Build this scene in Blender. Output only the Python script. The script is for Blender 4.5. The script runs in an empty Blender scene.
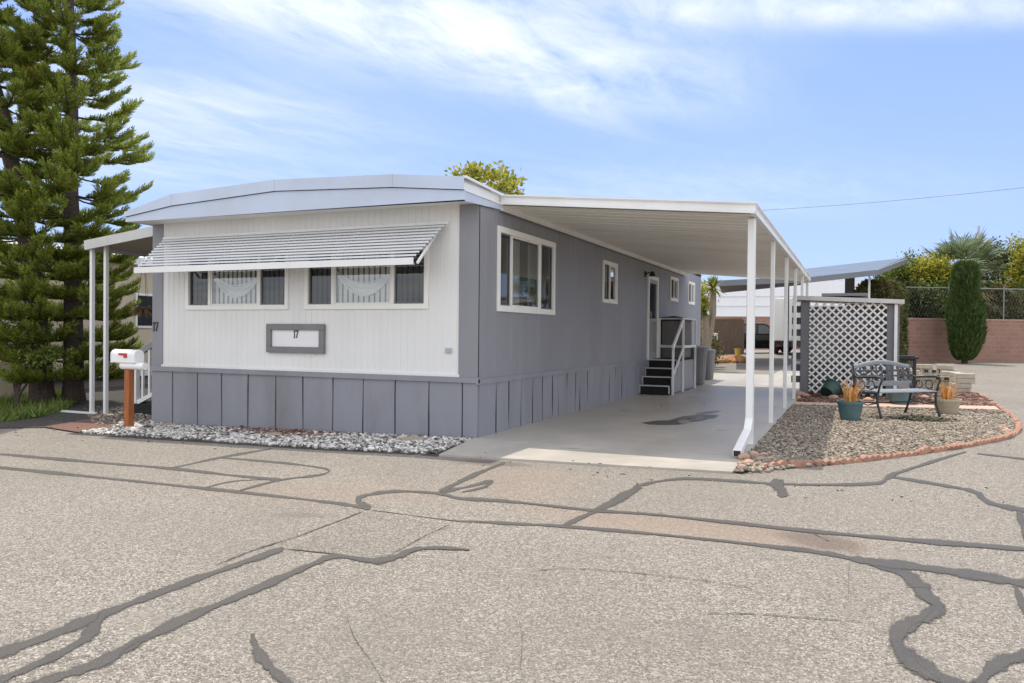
import bpy, math, random
import numpy as np
from mathutils import Vector, Matrix
random.seed(7); RNG = np.random.default_rng(7)
S = bpy.context.scene; COL = S.collection
# ------------------------------------------------------------------ camera
F = 774.0; H = 1.30
psi = math.atan(343/774.); pitch = -math.atan(8.7/774); roll = 0.0093
_f = np.array([-math.sin(psi)*math.cos(pitch), math.cos(psi)*math.cos(pitch), math.sin(pitch)])
_r = np.array([math.cos(psi), math.sin(psi), 0.]); _u = np.cross(_r, _f)
CR = _r*math.cos(roll)+_u*math.sin(roll); CU = _u*math.cos(roll)-_r*math.sin(roll); CF = _f
CP = np.array([4.249, -8.563, H])
def ray(x, y): return CR*(x-512)/F - CU*(y-341.5)/F + CF
def zl(x): return 0.022*max(min(x, 0.), -9.)
def rise(y): return 0.0096*min(max(y-14., 0.), 28.)
def gz(x, y): return zl(x)+rise(y)                 # nominal finished ground
ASPH = -0.02                                      # asphalt lies 2 cm below the concrete
def g(x, y, dz=ASPH):
    d = ray(x, y); z = dz
    for _ in range(12):
        P = CP+d*((z-CP[2])/d[2]); z = gz(P[0], P[1])+dz
    return P
def at(x, y, Z): return CP+ray(x, y)*Z             # point seen at pixel x,y, Z metres along the view axis
def atg(x, Z, dz=0.):                              # ground point under pixel column x at depth Z
    P = at(x, 341.5, Z); return np.array([P[0], P[1], gz(P[0], P[1])+dz])
cam = bpy.data.cameras.new('camera'); camo = bpy.data.objects.new('camera', cam); COL.objects.link(camo)
cam.sensor_width = 36; cam.lens = F/1024*36; cam.clip_end = 2000; cam.clip_start = .05
M = Matrix(((CR[0], CU[0], -CF[0], CP[0]), (CR[1], CU[1], -CF[1], CP[1]), (CR[2], CU[2], -CF[2], CP[2]), (0, 0, 0, 1)))
camo.matrix_world = M; S.camera = camo
# ------------------------------------------------------------------ materials
def nodes(name):
    m = bpy.data.materials.new(name); m.use_nodes = True
    nt = m.node_tree; return m, nt, nt.nodes['Principled BSDF']
def N(nt, t, **k):
    n = nt.nodes.new(t)
    for a, b in k.items():
        if hasattr(n, a) and not a.startswith('i_'): setattr(n, a, b)
    return n
def L(nt, a, b): nt.links.new(a, b)
def mixc(nt, f, a, b):
    n = nt.nodes.new('ShaderNodeMix'); n.data_type = 'RGBA'
    if isinstance(f, (int, float)): n.inputs[0].default_value = f
    else: L(nt, f, n.inputs[0])
    for s, v in ((6, a), (7, b)):
        if isinstance(v, tuple): n.inputs[s].default_value = (*v[:3], 1)
        else: L(nt, v, n.inputs[s])
    return n.outputs[2]
def math_(nt, op, a, b=None, c=None, clamp=False):
    n = nt.nodes.new('ShaderNodeMath'); n.operation = op; n.use_clamp = clamp
    for i, v in enumerate((a, b, c)):
        if v is None: continue
        if isinstance(v, (int, float)): n.inputs[i].default_value = v
        else: L(nt, v, n.inputs[i])
    return n.outputs[0]
def noise(nt, co, scale, detail=4, rough=.55):
    n = nt.nodes.new('ShaderNodeTexNoise'); n.inputs['Scale'].default_value = scale
    n.inputs['Detail'].default_value = detail; n.inputs['Roughness'].default_value = rough
    L(nt, co, n.inputs['Vector']); return n.outputs['Fac']
def ramp(nt, f, stops):
    n = nt.nodes.new('ShaderNodeValToRGB'); e = n.color_ramp.elements
    while len(e) < len(stops): e.new(.5)
    for i, (p, c) in enumerate(stops): e[i].position = p; e[i].color = (*c, 1)
    L(nt, f, n.inputs[0]); return n.outputs[0]
def coords(nt, world=True):
    if world: return nt.nodes.new('ShaderNodeNewGeometry').outputs['Position']
    return nt.nodes.new('ShaderNodeTexCoord').outputs['Object']
def scale3(nt, co, v):
    n = nt.nodes.new('ShaderNodeVectorMath'); n.operation = 'MULTIPLY'; L(nt, co, n.inputs[0]); n.inputs[1].default_value = v
    return n.outputs[0]
def bump(nt, b, h, strength=.3, dist=.01):
    n = nt.nodes.new('ShaderNodeBump'); n.inputs['Strength'].default_value = strength; n.inputs['Distance'].default_value = dist
    L(nt, h, n.inputs['Height']); L(nt, n.outputs[0], b.inputs['Normal'])
def surf(name, c, rough=.6, var=.12, scale=3., stretch=(1, 1, 1), dirt=None, dirt_amt=.0, bmp=0., bscale=40., metal=0., fine=0., spec=.5):
    m, nt, b = nodes(name); co = coords(nt); cs = scale3(nt, co, stretch)
    n1 = noise(nt, cs, scale, 5)
    lo = tuple(x*(1-var) for x in c); hi = tuple(min(x*(1+var), 1) for x in c)
    col = mixc(nt, math_(nt, 'MULTIPLY_ADD', n1, 2.2, -.6, True), lo, hi)
    if fine:
        n3 = noise(nt, co, scale*40, 2); col = mixc(nt, math_(nt, 'MULTIPLY', n3, fine), col, tuple(x*.45 for x in c))
    if dirt:
        n2 = noise(nt, cs, scale*.6, 6, .7)
        col = mixc(nt, math_(nt, 'MULTIPLY', math_(nt, 'MULTIPLY_ADD', n2, 4, -1.9, True), dirt_amt), col, dirt)
    L(nt, col, b.inputs['Base Color']); b.inputs['Roughness'].default_value = rough; b.inputs['Metallic'].default_value = metal
    b.inputs['Specular IOR Level'].default_value = spec
    if bmp: bump(nt, b, noise(nt, co, bscale, 3), bmp, .01)
    return m
def island(name, stops, rough=.8, trans=0., spec=.3):
    m, nt, b = nodes(name)
    gm = nt.nodes.new('ShaderNodeNewGeometry')
    col = ramp(nt, gm.outputs['Random Per Island'], stops)
    L(nt, col, b.inputs['Base Color']); b.inputs['Roughness'].default_value = rough; b.inputs['Specular IOR Level'].default_value = spec
    if trans:
        t = nt.nodes.new('ShaderNodeBsdfTranslucent'); L(nt, col, t.inputs[0])
        mx = nt.nodes.new('ShaderNodeMixShader'); mx.inputs[0].default_value = trans
        L(nt, b.outputs[0], mx.inputs[1]); L(nt, t.outputs[0], mx.inputs[2])
        L(nt, mx.outputs[0], nt.nodes['Material Output'].inputs[0])
    return m
def ellipse_mask(nt, co, cx, cy, ax, ay, rot, soft, wob):
    """soft ellipse on the ground with a noisy rim (a stain with a shape of its own)"""
    v = nt.nodes.new('ShaderNodeVectorMath'); v.operation = 'SUBTRACT'; L(nt, co, v.inputs[0]); v.inputs[1].default_value = (cx, cy, 0)
    r = nt.nodes.new('ShaderNodeVectorRotate'); r.rotation_type = 'Z_AXIS'; r.inputs['Angle'].default_value = -rot; L(nt, v.outputs[0], r.inputs['Vector'])
    s = scale3(nt, r.outputs[0], (1/ax, 1/ay, 0))
    ln = nt.nodes.new('ShaderNodeVectorMath'); ln.operation = 'LENGTH'; L(nt, s, ln.inputs[0])
    w = math_(nt, 'MULTIPLY_ADD', noise(nt, co, 2.2, 5, .65), wob, -wob*.5)
    d = math_(nt, 'ADD', ln.outputs['Value'], w)
    return math_(nt, 'DIVIDE', math_(nt, 'SUBTRACT', 1., d), soft, None, True)
def asphalt(name, base, stains=(), tint=1.):
    m, nt, b = nodes(name); co = coords(nt)
    v = nt.nodes.new('ShaderNodeTexVoronoi'); v.inputs['Scale'].default_value = 150; L(nt, co, v.inputs['Vector'])
    sp = nt.nodes.new('ShaderNodeSeparateColor'); L(nt, v.outputs['Color'], sp.inputs[0])
    v2 = nt.nodes.new('ShaderNodeTexVoronoi'); v2.inputs['Scale'].default_value = 78; L(nt, co, v2.inputs['Vector'])
    sp2 = nt.nodes.new('ShaderNodeSeparateColor'); L(nt, v2.outputs['Color'], sp2.inputs[0])
    stone = ramp(nt, sp.outputs[0], [(0, tuple(x*.34 for x in base)), (.4, tuple(x*.84 for x in base)), (.8, tuple(x*1.28 for x in base)), (1, tuple(x*2.2 for x in base))])
    big_st = ramp(nt, sp2.outputs[0], [(0, tuple(x*.5 for x in base)), (.6, base), (1, tuple(x*1.75 for x in (base[0]*.97, base[1], base[2]*1.05)))])
    mid = noise(nt, co, 60, 3)
    stone = mixc(nt, math_(nt, 'GREATER_THAN', sp2.outputs[1], .72), stone, big_st)
    col = mixc(nt, math_(nt, 'MULTIPLY_ADD', mid, 1.2, -.62, True), stone, tuple(x*1.04 for x in base))
    big = noise(nt, co, .45, 6, .6)
    col = mixc(nt, math_(nt, 'MULTIPLY', math_(nt, 'MULTIPLY_ADD', big, 3.4, -1.35, True), .5), col, tuple(x*.74 for x in base))
    lane = noise(nt, scale3(nt, co, (.12, 1.1, 1)), 1.0, 4, .6)
    col = mixc(nt, math_(nt, 'MULTIPLY', math_(nt, 'MULTIPLY_ADD', lane, 4, -2.1, True), .30), col, (base[0]*1.22, base[1]*1.2, base[2]*1.16))
    med = noise(nt, co, 5., 6, .72)
    col = mixc(nt, math_(nt, 'MULTIPLY', math_(nt, 'MULTIPLY_ADD', med, 5, -2.85, True), .42), col, tuple(x*.62 for x in base))
    drip = nt.nodes.new('ShaderNodeTexVoronoi'); drip.inputs['Scale'].default_value = 1.6; drip.inputs['Randomness'].default_value = 1; L(nt, co, drip.inputs['Vector'])
    col = mixc(nt, math_(nt, 'MULTIPLY', math_(nt, 'MULTIPLY_ADD', math_(nt, 'ADD', drip.outputs['Distance'], math_(nt, 'MULTIPLY', med, .10)), -30., 3.0, True), .45), col, tuple(x*.4 for x in base))
    for (cx, cy, ax, ay, rot, soft, amt, sc) in stains:
        k = ellipse_mask(nt, co, cx, cy, ax, ay, rot, soft, .8)
        tex = mixc(nt, mid, tuple(x*.8 for x in sc), tuple(x*1.15 for x in sc))
        col = mixc(nt, math_(nt, 'MULTIPLY', k, amt), col, tex)
    L(nt, col, b.inputs['Base Color']); b.inputs['Roughness'].default_value = .9; b.inputs['Specular IOR Level'].default_value = .25
    bump(nt, b, math_(nt, 'ADD', v.outputs['Distance'], mid), .45, .006)
    return m
def sp(x, y): p = g(x, y); return p[0], p[1]
def stain(x, y, ax, ay, rotdeg, soft, amt, c): p = sp(x, y); return (p[0], p[1], ax, ay, math.radians(rotdeg), soft, amt, c)
RED = (.285, .205, .155)
m_asph = asphalt('weathered asphalt', (.240, .216, .189), [
    stain(690, 528, 1.5, .42, 3, .6, .45, RED), stain(520, 482, .8, 1.2, 20, .9, .35, RED), stain(330, 492, 1.5, .7, 12, .9, .3, RED),
    stain(820, 541, .25, .35, 60, .5, .6, (.12, .09, .075)), stain(560, 462, .9, .12, 4, .5, .6, (.11, .095, .085)), stain(490, 463, .5, .2, 4, .5, .6, (.12, .1, .09)),
    stain(300, 515, .3, .1, 20, .5, .4, (.13, .115, .1)), stain(700, 640, .9, .3, 10, .9, .25, (.15, .135, .12))])
m_patch = asphalt('asphalt patch', (.222, .199, .173))
def ragged(name, lo, hi, fleck, amp, thr):
    m, nt, b = nodes(name); co = coords(nt); out = nt.nodes['Material Output']
    n1 = noise(nt, co, 5, 6, .7); n2 = noise(nt, co, 130, 2); n3 = noise(nt, co, 26, 5, .7)
    col = mixc(nt, n1, lo, hi); col = mixc(nt, math_(nt, 'MULTIPLY_ADD', n2, 4, -2.2, True), col, fleck)
    L(nt, col, b.inputs['Base Color']); L(nt, math_(nt, 'MULTIPLY_ADD', n1, .5, .4), b.inputs['Roughness']); b.inputs['Specular IOR Level'].default_value = .3; bump(nt, b, n2, .3, .004)
    a = nt.nodes.new('ShaderNodeAttribute'); a.attribute_name = 'edge'
    e = math_(nt, 'ADD', a.outputs['Fac'], math_(nt, 'ADD', math_(nt, 'MULTIPLY_ADD', n3, amp, -amp*.5), math_(nt, 'MULTIPLY_ADD', n2, amp*.8, -amp*.4)))
    k = math_(nt, 'MULTIPLY_ADD', e, 3.2, -3.2*(thr-.12), True)
    tr = nt.nodes.new('ShaderNodeBsdfTransparent'); mx = nt.nodes.new('ShaderNodeMixShader'); L(nt, k, mx.inputs[0]); L(nt, b.outputs[0], mx.inputs[1]); L(nt, tr.outputs[0], mx.inputs[2]); L(nt, mx.outputs[0], out.inputs[0]); return m
m_tar = ragged('crack sealant', (.040, .038, .037), (.098, .091, .084), (.17, .155, .138), .95, .66)
m_crack = ragged('open crack', (.06, .053, .046), (.10, .09, .08), (.17, .15, .13), 1.9, .45)
def concrete(name, base, stains=()):
    m, nt, b = nodes(name); co = coords(nt)
    n1 = noise(nt, co, 1.1, 7, .65); n2 = noise(nt, scale3(nt, co, (1, 2.5, 1)), 3.5, 5, .7); n3 = noise(nt, co, 160, 2)
    col = mixc(nt, math_(nt, 'MULTIPLY_ADD', n1, 2, -.5, True), tuple(x*.74 for x in base), tuple(x*1.14 for x in base))
    st = noise(nt, scale3(nt, co, (.9, .18, 1)), 2.2, 6, .7); col = mixc(nt, math_(nt, 'MULTIPLY', math_(nt, 'MULTIPLY_ADD', st, 5, -2.6, True), .30), col, tuple(x*.6 for x in base))
    col = mixc(nt, math_(nt, 'MULTIPLY', math_(nt, 'MULTIPLY_ADD', n2, 4, -1.9, True), .3), col, tuple(x*.66 for x in base))
    col = mixc(nt, math_(nt, 'MULTIPLY', n3, .22), col, tuple(x*.55 for x in base))
    for (cx, cy, ax, ay, rot, soft, amt, sc) in stains:
        col = mixc(nt, math_(nt, 'MULTIPLY', ellipse_mask(nt, co, cx, cy, ax, ay, rot, soft, .9), amt), col, sc)
    L(nt, col, b.inputs['Base Color']); L(nt, math_(nt, 'MULTIPLY_ADD', n1, .35, .2), b.inputs['Roughness'])
    bump(nt, b, math_(nt, 'ADD', n3, n2), .08, .003); return m
m_conc = concrete('driveway concrete', (.50, .46, .405), [
    (1.72, 2.72, .30, .34, -.3, .10, .9, (.035, .031, .028)), (1.98, 3.55, .26, .75, -.25, .10, .85, (.04, .036, .032)), (2.02, 4.55, .13, .5, -.25, .2, .7, (.07, .063, .056)), (1.95, 3.0, .1, .28, .3, .2, .8, (.30, .28, .25)), (2.05, 3.65, .07, .3, .1, .2, .7, (.2, .18, .16)), (.7, 4.2, .12, .2, .4, .3, .35, (.15, .14, .13)), (2.6, 2.2, .1, .12, .4, .3, .4, (.15, .14, .13)), (1.2, 7.6, .15, .3, .4, .3, .4, (.15, .14, .13)),
    (-.2, 25, .8, 1.2, 0, .6, .6, (.14, .12, .1)), (1.3, -.3, .18, .05, .2, .5, .6, (.15, .13, .11)),
    (1.5, 6, .8, 2.6, 0, .9, .35, (.26, .245, .22)), (2.5, 1.0, .7, 1.2, 0, .9, .3, (.27, .25, .225)), (.9, 9.5, .5, 1.6, 0, .9, .35, (.24, .23, .21))])
m_white = surf('white siding paint', (.77, .77, .755), .45, .035, .8, (1, 1, .25), (.58, .55, .50), .3, bmp=.12, bscale=2.5)
m_trim = surf('white trim paint', (.82, .82, .81), .4, .04, 2., (1, 1, .4), (.55, .52, .48), .25)
m_roofw = surf('sky tinted white roof metal', (.52, .59, .73), .3, .06, 1.5, (1, 1, 1), (.45, .45, .45), .3)  # blue sky reflection is tinted into the white base colour
m_grey = surf('grey siding paint', (.25, .252, .278), .5, .08, .9, (1, 1, .2), (.17, .17, .18), .45, bmp=.25, bscale=2.2)
m_skirt = surf('grey skirting paint', (.26, .265, .30), .45, .07, 1.3, (1, 1, .3), (.16, .15, .145), .6, bmp=.3, bscale=3.5)
m_pan = surf('cream carport pan', (.82, .79, .71), .45, .07, .7, (.35, 3, 1), (.60, .56, .49), .3)
m_frame = surf('window frame white', (.85, .84, .80), .4, .03)
m_darkgrey = surf('dark grey frame', (.14, .14, .14), .5, .08)
m_black = surf('black metal and hollow shade', (.02, .02, .021), .4, .2)
m_plate = surf('number board white', (.8, .8, .8), .5, .03)
m_digit = surf('navy numeral', (.025, .028, .04), .5, .1)
m_tread = surf('black tread carpet', (.018, .018, .019), .95, .25, 20, bmp=.3, bscale=120)
m_step = surf('step edge paint', (.55, .55, .55), .5, .1)
m_bin = surf('grey bin plastic', (.17, .175, .18), .5, .1)
m_cover = surf('grey grill cover', (.15, .145, .14), .8, .15, 5, bmp=.3, bscale=6)
m_cedar = surf('stained post wood', (.34, .105, .028), .55, .3, 8, (6, 6, .5), (.12, .04, .015), .5)
m_mail = surf('mailbox white enamel', (.84, .84, .84), .3, .03)
m_red = surf('red flag', (.45, .03, .025), .5, .2)
m_terra = surf('terracotta edging', (.37, .20, .14), .85, .2, 9, bmp=.4, bscale=60)
m_teal = surf('teal glazed pot', (.07, .14, .15), .45, .15, 6, dirt=(.16, .2, .19), dirt_amt=.4)
m_dteal = surf('dark green pot', (.02, .055, .05), .5, .2, 6)
m_tan = surf('tan clay pot', (.47, .40, .29), .7, .12, 8, dirt=(.3, .25, .18), dirt_amt=.4)
m_soil = surf('potting soil', (.035, .025, .018), .95, .3, 30)
m_iron = surf('cast iron', (.035, .036, .038), .55, .3, 15)
m_benchw = surf('weathered grey slat', (.27, .29, .32), .6, .16, 6, (8, 1, 8), (.2, .19, .18), .5)
m_benchb = surf('blue grey back panel', (.085, .095, .11), .55, .2, 10)
m_block = surf('cement block', (.50, .44, .35), .9, .15, 7, dirt=(.3, .25, .2), dirt_amt=.5, bmp=.4, bscale=70)
m_flag = surf('flagstone', (.36, .28, .22), .9, .2, 6, bmp=.4, bscale=30)
m_latt = surf('white lattice', (.80, .79, .77), .5, .05, 4)
m_shed = surf('grey painted wood', (.17, .17, .185), .6, .1, 3, (5, 5, .5))
m_shedcap = surf('shed cap', (.6, .58, .55), .6, .1, 4)
m_inside = surf('dim interior', (.12, .11, .10), .9, .1)
m_blind = surf('cream vertical blind', (.80, .78, .71), .7, .06, 3)
m_lace = surf('lace swag', (.85, .84, .80), .8, .04)
m_beige = surf('beige neighbour siding', (.60, .51, .37), .6, .05, 1., (1, 1, .3), (.45, .38, .28), .3)
m_brickpave = surf('red brick paving', (.18, .09, .07), .85, .25, 12, fine=.5)
m_pink = surf('pink paver', (.56, .40, .32), .9, .14, 5, fine=.35)
m_wood = surf('old fence wood', (.15, .105, .075), .85, .3, 4, (10, 10, .6), (.06, .05, .04), .5)
m_bark = surf('pine bark', (.085, .062, .05), .95, .4, 14, (1, 1, 2.5), bmp=.8, bscale=25)
m_palmtrunk = surf('yucca trunk', (.25, .2, .15), .95, .3, 12, (1, 1, 3), bmp=.6, bscale=25)
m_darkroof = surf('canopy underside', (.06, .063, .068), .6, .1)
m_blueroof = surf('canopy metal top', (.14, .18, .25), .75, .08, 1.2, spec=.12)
m_fascia = surf('canopy grey fascia', (.17, .18, .20), .5, .06)
m_warehouse = surf('white metal siding', (.82, .83, .86), .5, .03, .3)
m_carp = surf('black car paint', (.008, .008, .010), .15, .1); m_tyre = surf('tyre rubber', (.02, .02, .02), .85)
m_chrome = surf('wheel alloy', (.45, .45, .46), .3, .05, metal=1.)
m_lamp = surf('car lamp red', (.3, .01, .01), .3)
m_bucket = surf('yellow bucket', (.6, .40, .04), .5, .1); m_orock = surf('orange sandstone', (.42, .2, .085), .9, .25, 9, bmp=.5, bscale=25)
m_rrock = surf('pinkish river rock', (.45, .27, .20), .85, .25, 9, bmp=.4, bscale=35)
m_cable = surf('cable grey', (.25, .27, .3), .6)
m_galv = surf('galvanised steel', (.5, .5, .5), .45, .08)
def glassmat(name, tint, refl=.12):
    m, nt, b = nodes(name); out = nt.nodes['Material Output']
    t = nt.nodes.new('ShaderNodeBsdfTransparent'); t.inputs[0].default_value = (*tint, 1)
    gl = nt.nodes.new('ShaderNodeBsdfGlossy'); gl.inputs['Roughness'].default_value = .03; gl.inputs[0].default_value = (.9, .93, .95, 1)
    fr = nt.nodes.new('ShaderNodeFresnel'); fr.inputs[0].default_value = 1.5
    k = math_(nt, 'ADD', fr.outputs[0], refl, None, True)
    mx = nt.nodes.new('ShaderNodeMixShader'); L(nt, k, mx.inputs[0]); L(nt, t.outputs[0], mx.inputs[1]); L(nt, gl.outputs[0], mx.inputs[2])
    L(nt, mx.outputs[0], out.inputs[0]); return m
m_glass = glassmat('window glass', (.93, .95, .94)); m_screen = glassmat('insect screen glass', (.30, .30, .31), .03); m_carglass = glassmat('tinted car glass', (.05, .06, .07), .1)
def blockwall():
    m, nt, b = nodes('pink slump block'); co = coords(nt, False)
    w = nt.nodes.new('ShaderNodeTexBrick'); L(nt, co, w.inputs['Vector'])
    w.inputs['Scale'].default_value = 1.; w.inputs['Brick Width'].default_value = .4; w.inputs['Row Height'].default_value = .2; w.inputs['Mortar Size'].default_value = .012
    w.inputs['Color1'].default_value = (.36, .205, .155, 1); w.inputs['Color2'].default_value = (.30, .165, .125, 1); w.inputs['Mortar'].default_value = (.36, .25, .20, 1)
    n1 = noise(nt, co, 1.2, 6, .65); col = mixc(nt, math_(nt, 'MULTIPLY', math_(nt, 'MULTIPLY_ADD', n1, 3, -1.2, True), .5), w.outputs['Color'], (.24, .15, .12))
    L(nt, col, b.inputs['Base Color']); b.inputs['Roughness'].default_value = .9; bump(nt, b, w.outputs['Fac'], .4, -.01); return m
m_bwall = blockwall()
PINE = [(0, (.13, .18, .035)), (.45, (.25, .32, .055)), (.8, (.38, .44, .075)), (.95, (.48, .46, .09)), (1, (.36, .24, .08))]
m_pine = island('pine needles', PINE, .5, .50)
m_pine2 = island('yellow pine needles', [(0, (.22, .17, .02)), (1, (.34, .22, .03))], .6, .3)
m_ygreen = island('yellow green leaves', [(0, (.16, .19, .03)), (.5, (.34, .34, .04)), (1, (.58, .50, .07))], .5, .35)
m_mgreen = island('mid green leaves', [(0, (.07, .11, .022)), (.6, (.15, .21, .04)), (1, (.28, .30, .07))], .5, .3)
m_dgreen = island('dark green leaves', [(0, (.04, .06, .018)), (.6, (.085, .12, .032)), (.93, (.15, .18, .05)), (1, (.24, .15, .10))], .55, .2)
m_cyp = island('cypress sprays', [(0, (.04, .07, .02)), (.65, (.085, .145, .035)), (.93, (.15, .20, .05)), (1, (.17, .13, .06))], .7, .2)
m_brownc = island('dry hedge leaves', [(0, (.08, .09, .03)), (.6, (.14, .135, .045)), (1, (.22, .17, .08))], .7, .25)
m_palm = island('fan palm blades', [(0, (.10, .15, .07)), (.6, (.17, .23, .11)), (1, (.33, .33, .2))], .5, .3)
m_dead = island('dead palm thatch', [(0, (.16, .12, .06)), (1, (.32, .25, .14))], .9, .2)
m_yucca = island('yucca blades', [(0, (.08, .12, .02)), (.6, (.19, .22, .04)), (1, (.42, .36, .08))], .5, .3)
m_orange = island('orange flax blades', [(0, (.45, .19, .055)), (.5, (.62, .31, .10)), (.9, (.68, .44, .17)), (1, (.32, .30, .09))], .6, .3)
m_grassy = island('ice plant fingers', [(0, (.07, .12, .025)), (.6, (.15, .22, .045)), (1, (.26, .28, .07))], .5, .25)
m_gravel = island('grey tan gravel', [(0, (.07, .058, .048)), (.22, (.19, .16, .13)), (.6, (.35, .30, .24)), (.88, (.47, .42, .35)), (1, (.33, .20, .14))], .85)
m_wgravel = island('white gravel', [(0, (.07, .062, .055)), (.26, (.19, .17, .15)), (.5, (.42, .40, .37)), (.8, (.62, .60, .57)), (1, (.78, .76, .72))], .8)
m_rgravel = island('red brown gravel', [(0, (.05, .03, .025)), (.5, (.15, .075, .055)), (1, (.30, .19, .15))], .85)
m_bed = surf('gravel bed soil', (.15, .125, .10), .95, .3, 12, fine=.6)
m_dirt = surf('dark dirt and hole shade', (.06, .052, .045), .95, .3, 10, fine=.5)
# ------------------------------------------------------------------ mesh helpers
def wl(o):
    p = Vector((0, 0, 0))
    while o is not None: p += o.location; o = o.parent
    return p
class MB:
    def __init__(s, T=None): s.v = []; s.f = []; s.T = T
    def add(s, vs, fs):
        n = len(s.v)
        s.v += [tuple(s.T(*p)) if s.T else tuple(p) for p in vs]; s.f += [tuple(i+n for i in f) for f in fs]
    def box(s, x0, x1, y0, y1, z0, z1):
        s.add([(x, y, z) for z in (z0, z1) for y in (y0, y1) for x in (x0, x1)], [(0, 2, 3, 1), (4, 5, 7, 6), (0, 1, 5, 4), (2, 6, 7, 3), (0, 4, 6, 2), (1, 3, 7, 5)])
    def bar(s, a, b, w, h, up=(0, 0, 1)):
        a = Vector(a); b = Vector(b); d = (b-a).normalized(); u = Vector(up); r = d.cross(u)
        if r.length < 1e-4: r = d.cross(Vector((1, 0, 0)))
        r.normalize(); u = r.cross(d)
        vs = [p+r*i*w/2+u*j*h/2 for p in (a, b) for j in (-1, 1) for i in (-1, 1)]
        s.add(vs, [(0, 1, 3, 2), (4, 6, 7, 5), (0, 4, 5, 1), (2, 3, 7, 6), (0, 2, 6, 4), (1, 5, 7, 3)])
    def tube(s, pts, r, seg=7, cap=True):
        P = [Vector(p) for p in pts]; n = len(P); R = r if isinstance(r, (list, tuple)) else [r]*n
        vs = []; prev = None
        for i in range(n):
            d = (P[min(i+1, n-1)]-P[max(i-1, 0)]).normalized()
            if prev is None:
                x = d.cross(Vector((0, 0, 1)));
                if x.length < 1e-3: x = d.cross(Vector((1, 0, 0)))
            else: x = prev-d*prev.dot(d)
            x.normalize(); prev = x; y = d.cross(x)
            vs += [P[i]+x*math.cos(2*math.pi*k/seg)*R[i]+y*math.sin(2*math.pi*k/seg)*R[i] for k in range(seg)]
        fs = [(i*seg+k, i*seg+(k+1) % seg, (i+1)*seg+(k+1) % seg, (i+1)*seg+k) for i in range(n-1) for k in range(seg)]
        if cap: fs += [tuple(range(seg))[::-1], tuple(range((n-1)*seg, n*seg))]
        s.add(vs, fs)
    def lathe(s, prof, c=(0, 0, 0), seg=20):
        n = len(prof); vs = [(c[0]+r*math.cos(2*math.pi*k/seg), c[1]+r*math.sin(2*math.pi*k/seg), c[2]+z) for r, z in prof for k in range(seg)]
        fs = [(i*seg+k, i*seg+(k+1) % seg, (i+1)*seg+(k+1) % seg, (i+1)*seg+k) for i in range(n-1) for k in range(seg)]
        s.add(vs, fs+[tuple(range(seg))[::-1], tuple(range((n-1)*seg, n*seg))])
    def prism(s, poly, a, b):
        """poly: list of (p,q); a,b: functions (p,q)->3D for the two ends"""
        n = len(poly); vs = [a(*p) for p in poly]+[b(*p) for p in poly]
        s.add(vs, [tuple(range(n))[::-1], tuple(range(n, 2*n))]+[(i, (i+1) % n, n+(i+1) % n, n+i) for i in range(n)])
    def build(s, name, mat, parent=None, loc=None, smooth=False, bevel=0):
        o0 = wl(parent) if parent else Vector((0, 0, 0) if loc is None else loc)
        me = bpy.data.meshes.new(name); me.from_pydata([Vector(p)-o0 for p in s.v], [], s.f); me.update()
        me.materials.append(mat)
        if smooth: me.shade_smooth()
        o = bpy.data.objects.new(name, me); COL.objects.link(o)
        if parent: o.parent = parent
        else: o.location = o0
        if bevel:
            bv = o.modifiers.new('bevel', 'BEVEL'); bv.width = bevel; bv.segments = 2; bv.limit_method = 'ANGLE'
        return o
def npmesh(name, V, Fc, mat, parent=None, loc=None, smooth=False):
    o0 = np.array(wl(parent) if parent else (loc if loc is not None else (0, 0, 0)), float)
    V = np.asarray(V, np.float32)-o0.astype(np.float32); Fc = np.asarray(Fc, np.int32); k = Fc.shape[1]
    me = bpy.data.meshes.new(name); me.vertices.add(len(V)); me.vertices.foreach_set('co', V.ravel())
    me.loops.add(Fc.size); me.loops.foreach_set('vertex_index', Fc.ravel())
    me.polygons.add(len(Fc)); me.polygons.foreach_set('loop_start', np.arange(0, Fc.size, k, dtype=np.int32))
    me.update(calc_edges=True); me.materials.append(mat)
    if smooth: me.shade_smooth()
    o = bpy.data.objects.new(name, me); COL.objects.link(o)
    if parent: o.parent = parent
    else: o.location = o0
    return o
def tag(o, label=None, cat=None, group=None, kind=None):
    if label: o['label'] = label
    if cat: o['category'] = cat
    if group: o['group'] = group
    if kind: o['kind'] = kind
    return o
def thing(name, label, cat, loc=(0, 0, 0), group=None):
    o = bpy.data.objects.new(name, None); COL.objects.link(o); o.location = Vector(loc); o.empty_display_size = .1
    return tag(o, label, cat, group)
def kids(o): return [c for c in bpy.data.objects if c.parent == o]
def copy_tree(o, parent=None):
    c = o.copy(); COL.objects.link(c); c.parent = parent
    for k in kids(o): copy_tree(k, c)
    return c
# ------------------------------------------------------------------ world, sun
w = bpy.data.worlds.new('World'); S.world = w; w.use_nodes = True; nt = w.node_tree
bg = nt.nodes['Background']
sky = nt.nodes.new('ShaderNodeTexSky'); sky.sky_type = 'NISHITA'; sky.sun_disc = False
SUN = Vector((-.27, .337, 1.)).normalized()
sky.sun_elevation = math.asin(SUN.z); sky.sun_rotation = math.atan2(SUN.x, SUN.y) % (2*math.pi)
sky.air_density = 1.0; sky.dust_density = .6; sky.ozone_density = 2.0
tc = nt.nodes.new('ShaderNodeTexCoord').outputs['Generated']
def dotv(v):
    n = nt.nodes.new('ShaderNodeVectorMath'); n.operation = 'DOT_PRODUCT'; L(nt, tc, n.inputs[0]); n.inputs[1].default_value = v; return n.outputs['Value']
a_ = dotv((math.cos(psi), math.sin(psi), 0)); b_ = dotv((-math.sin(psi), math.cos(psi), 0)); c_ = dotv((0, 0, 1))
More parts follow.
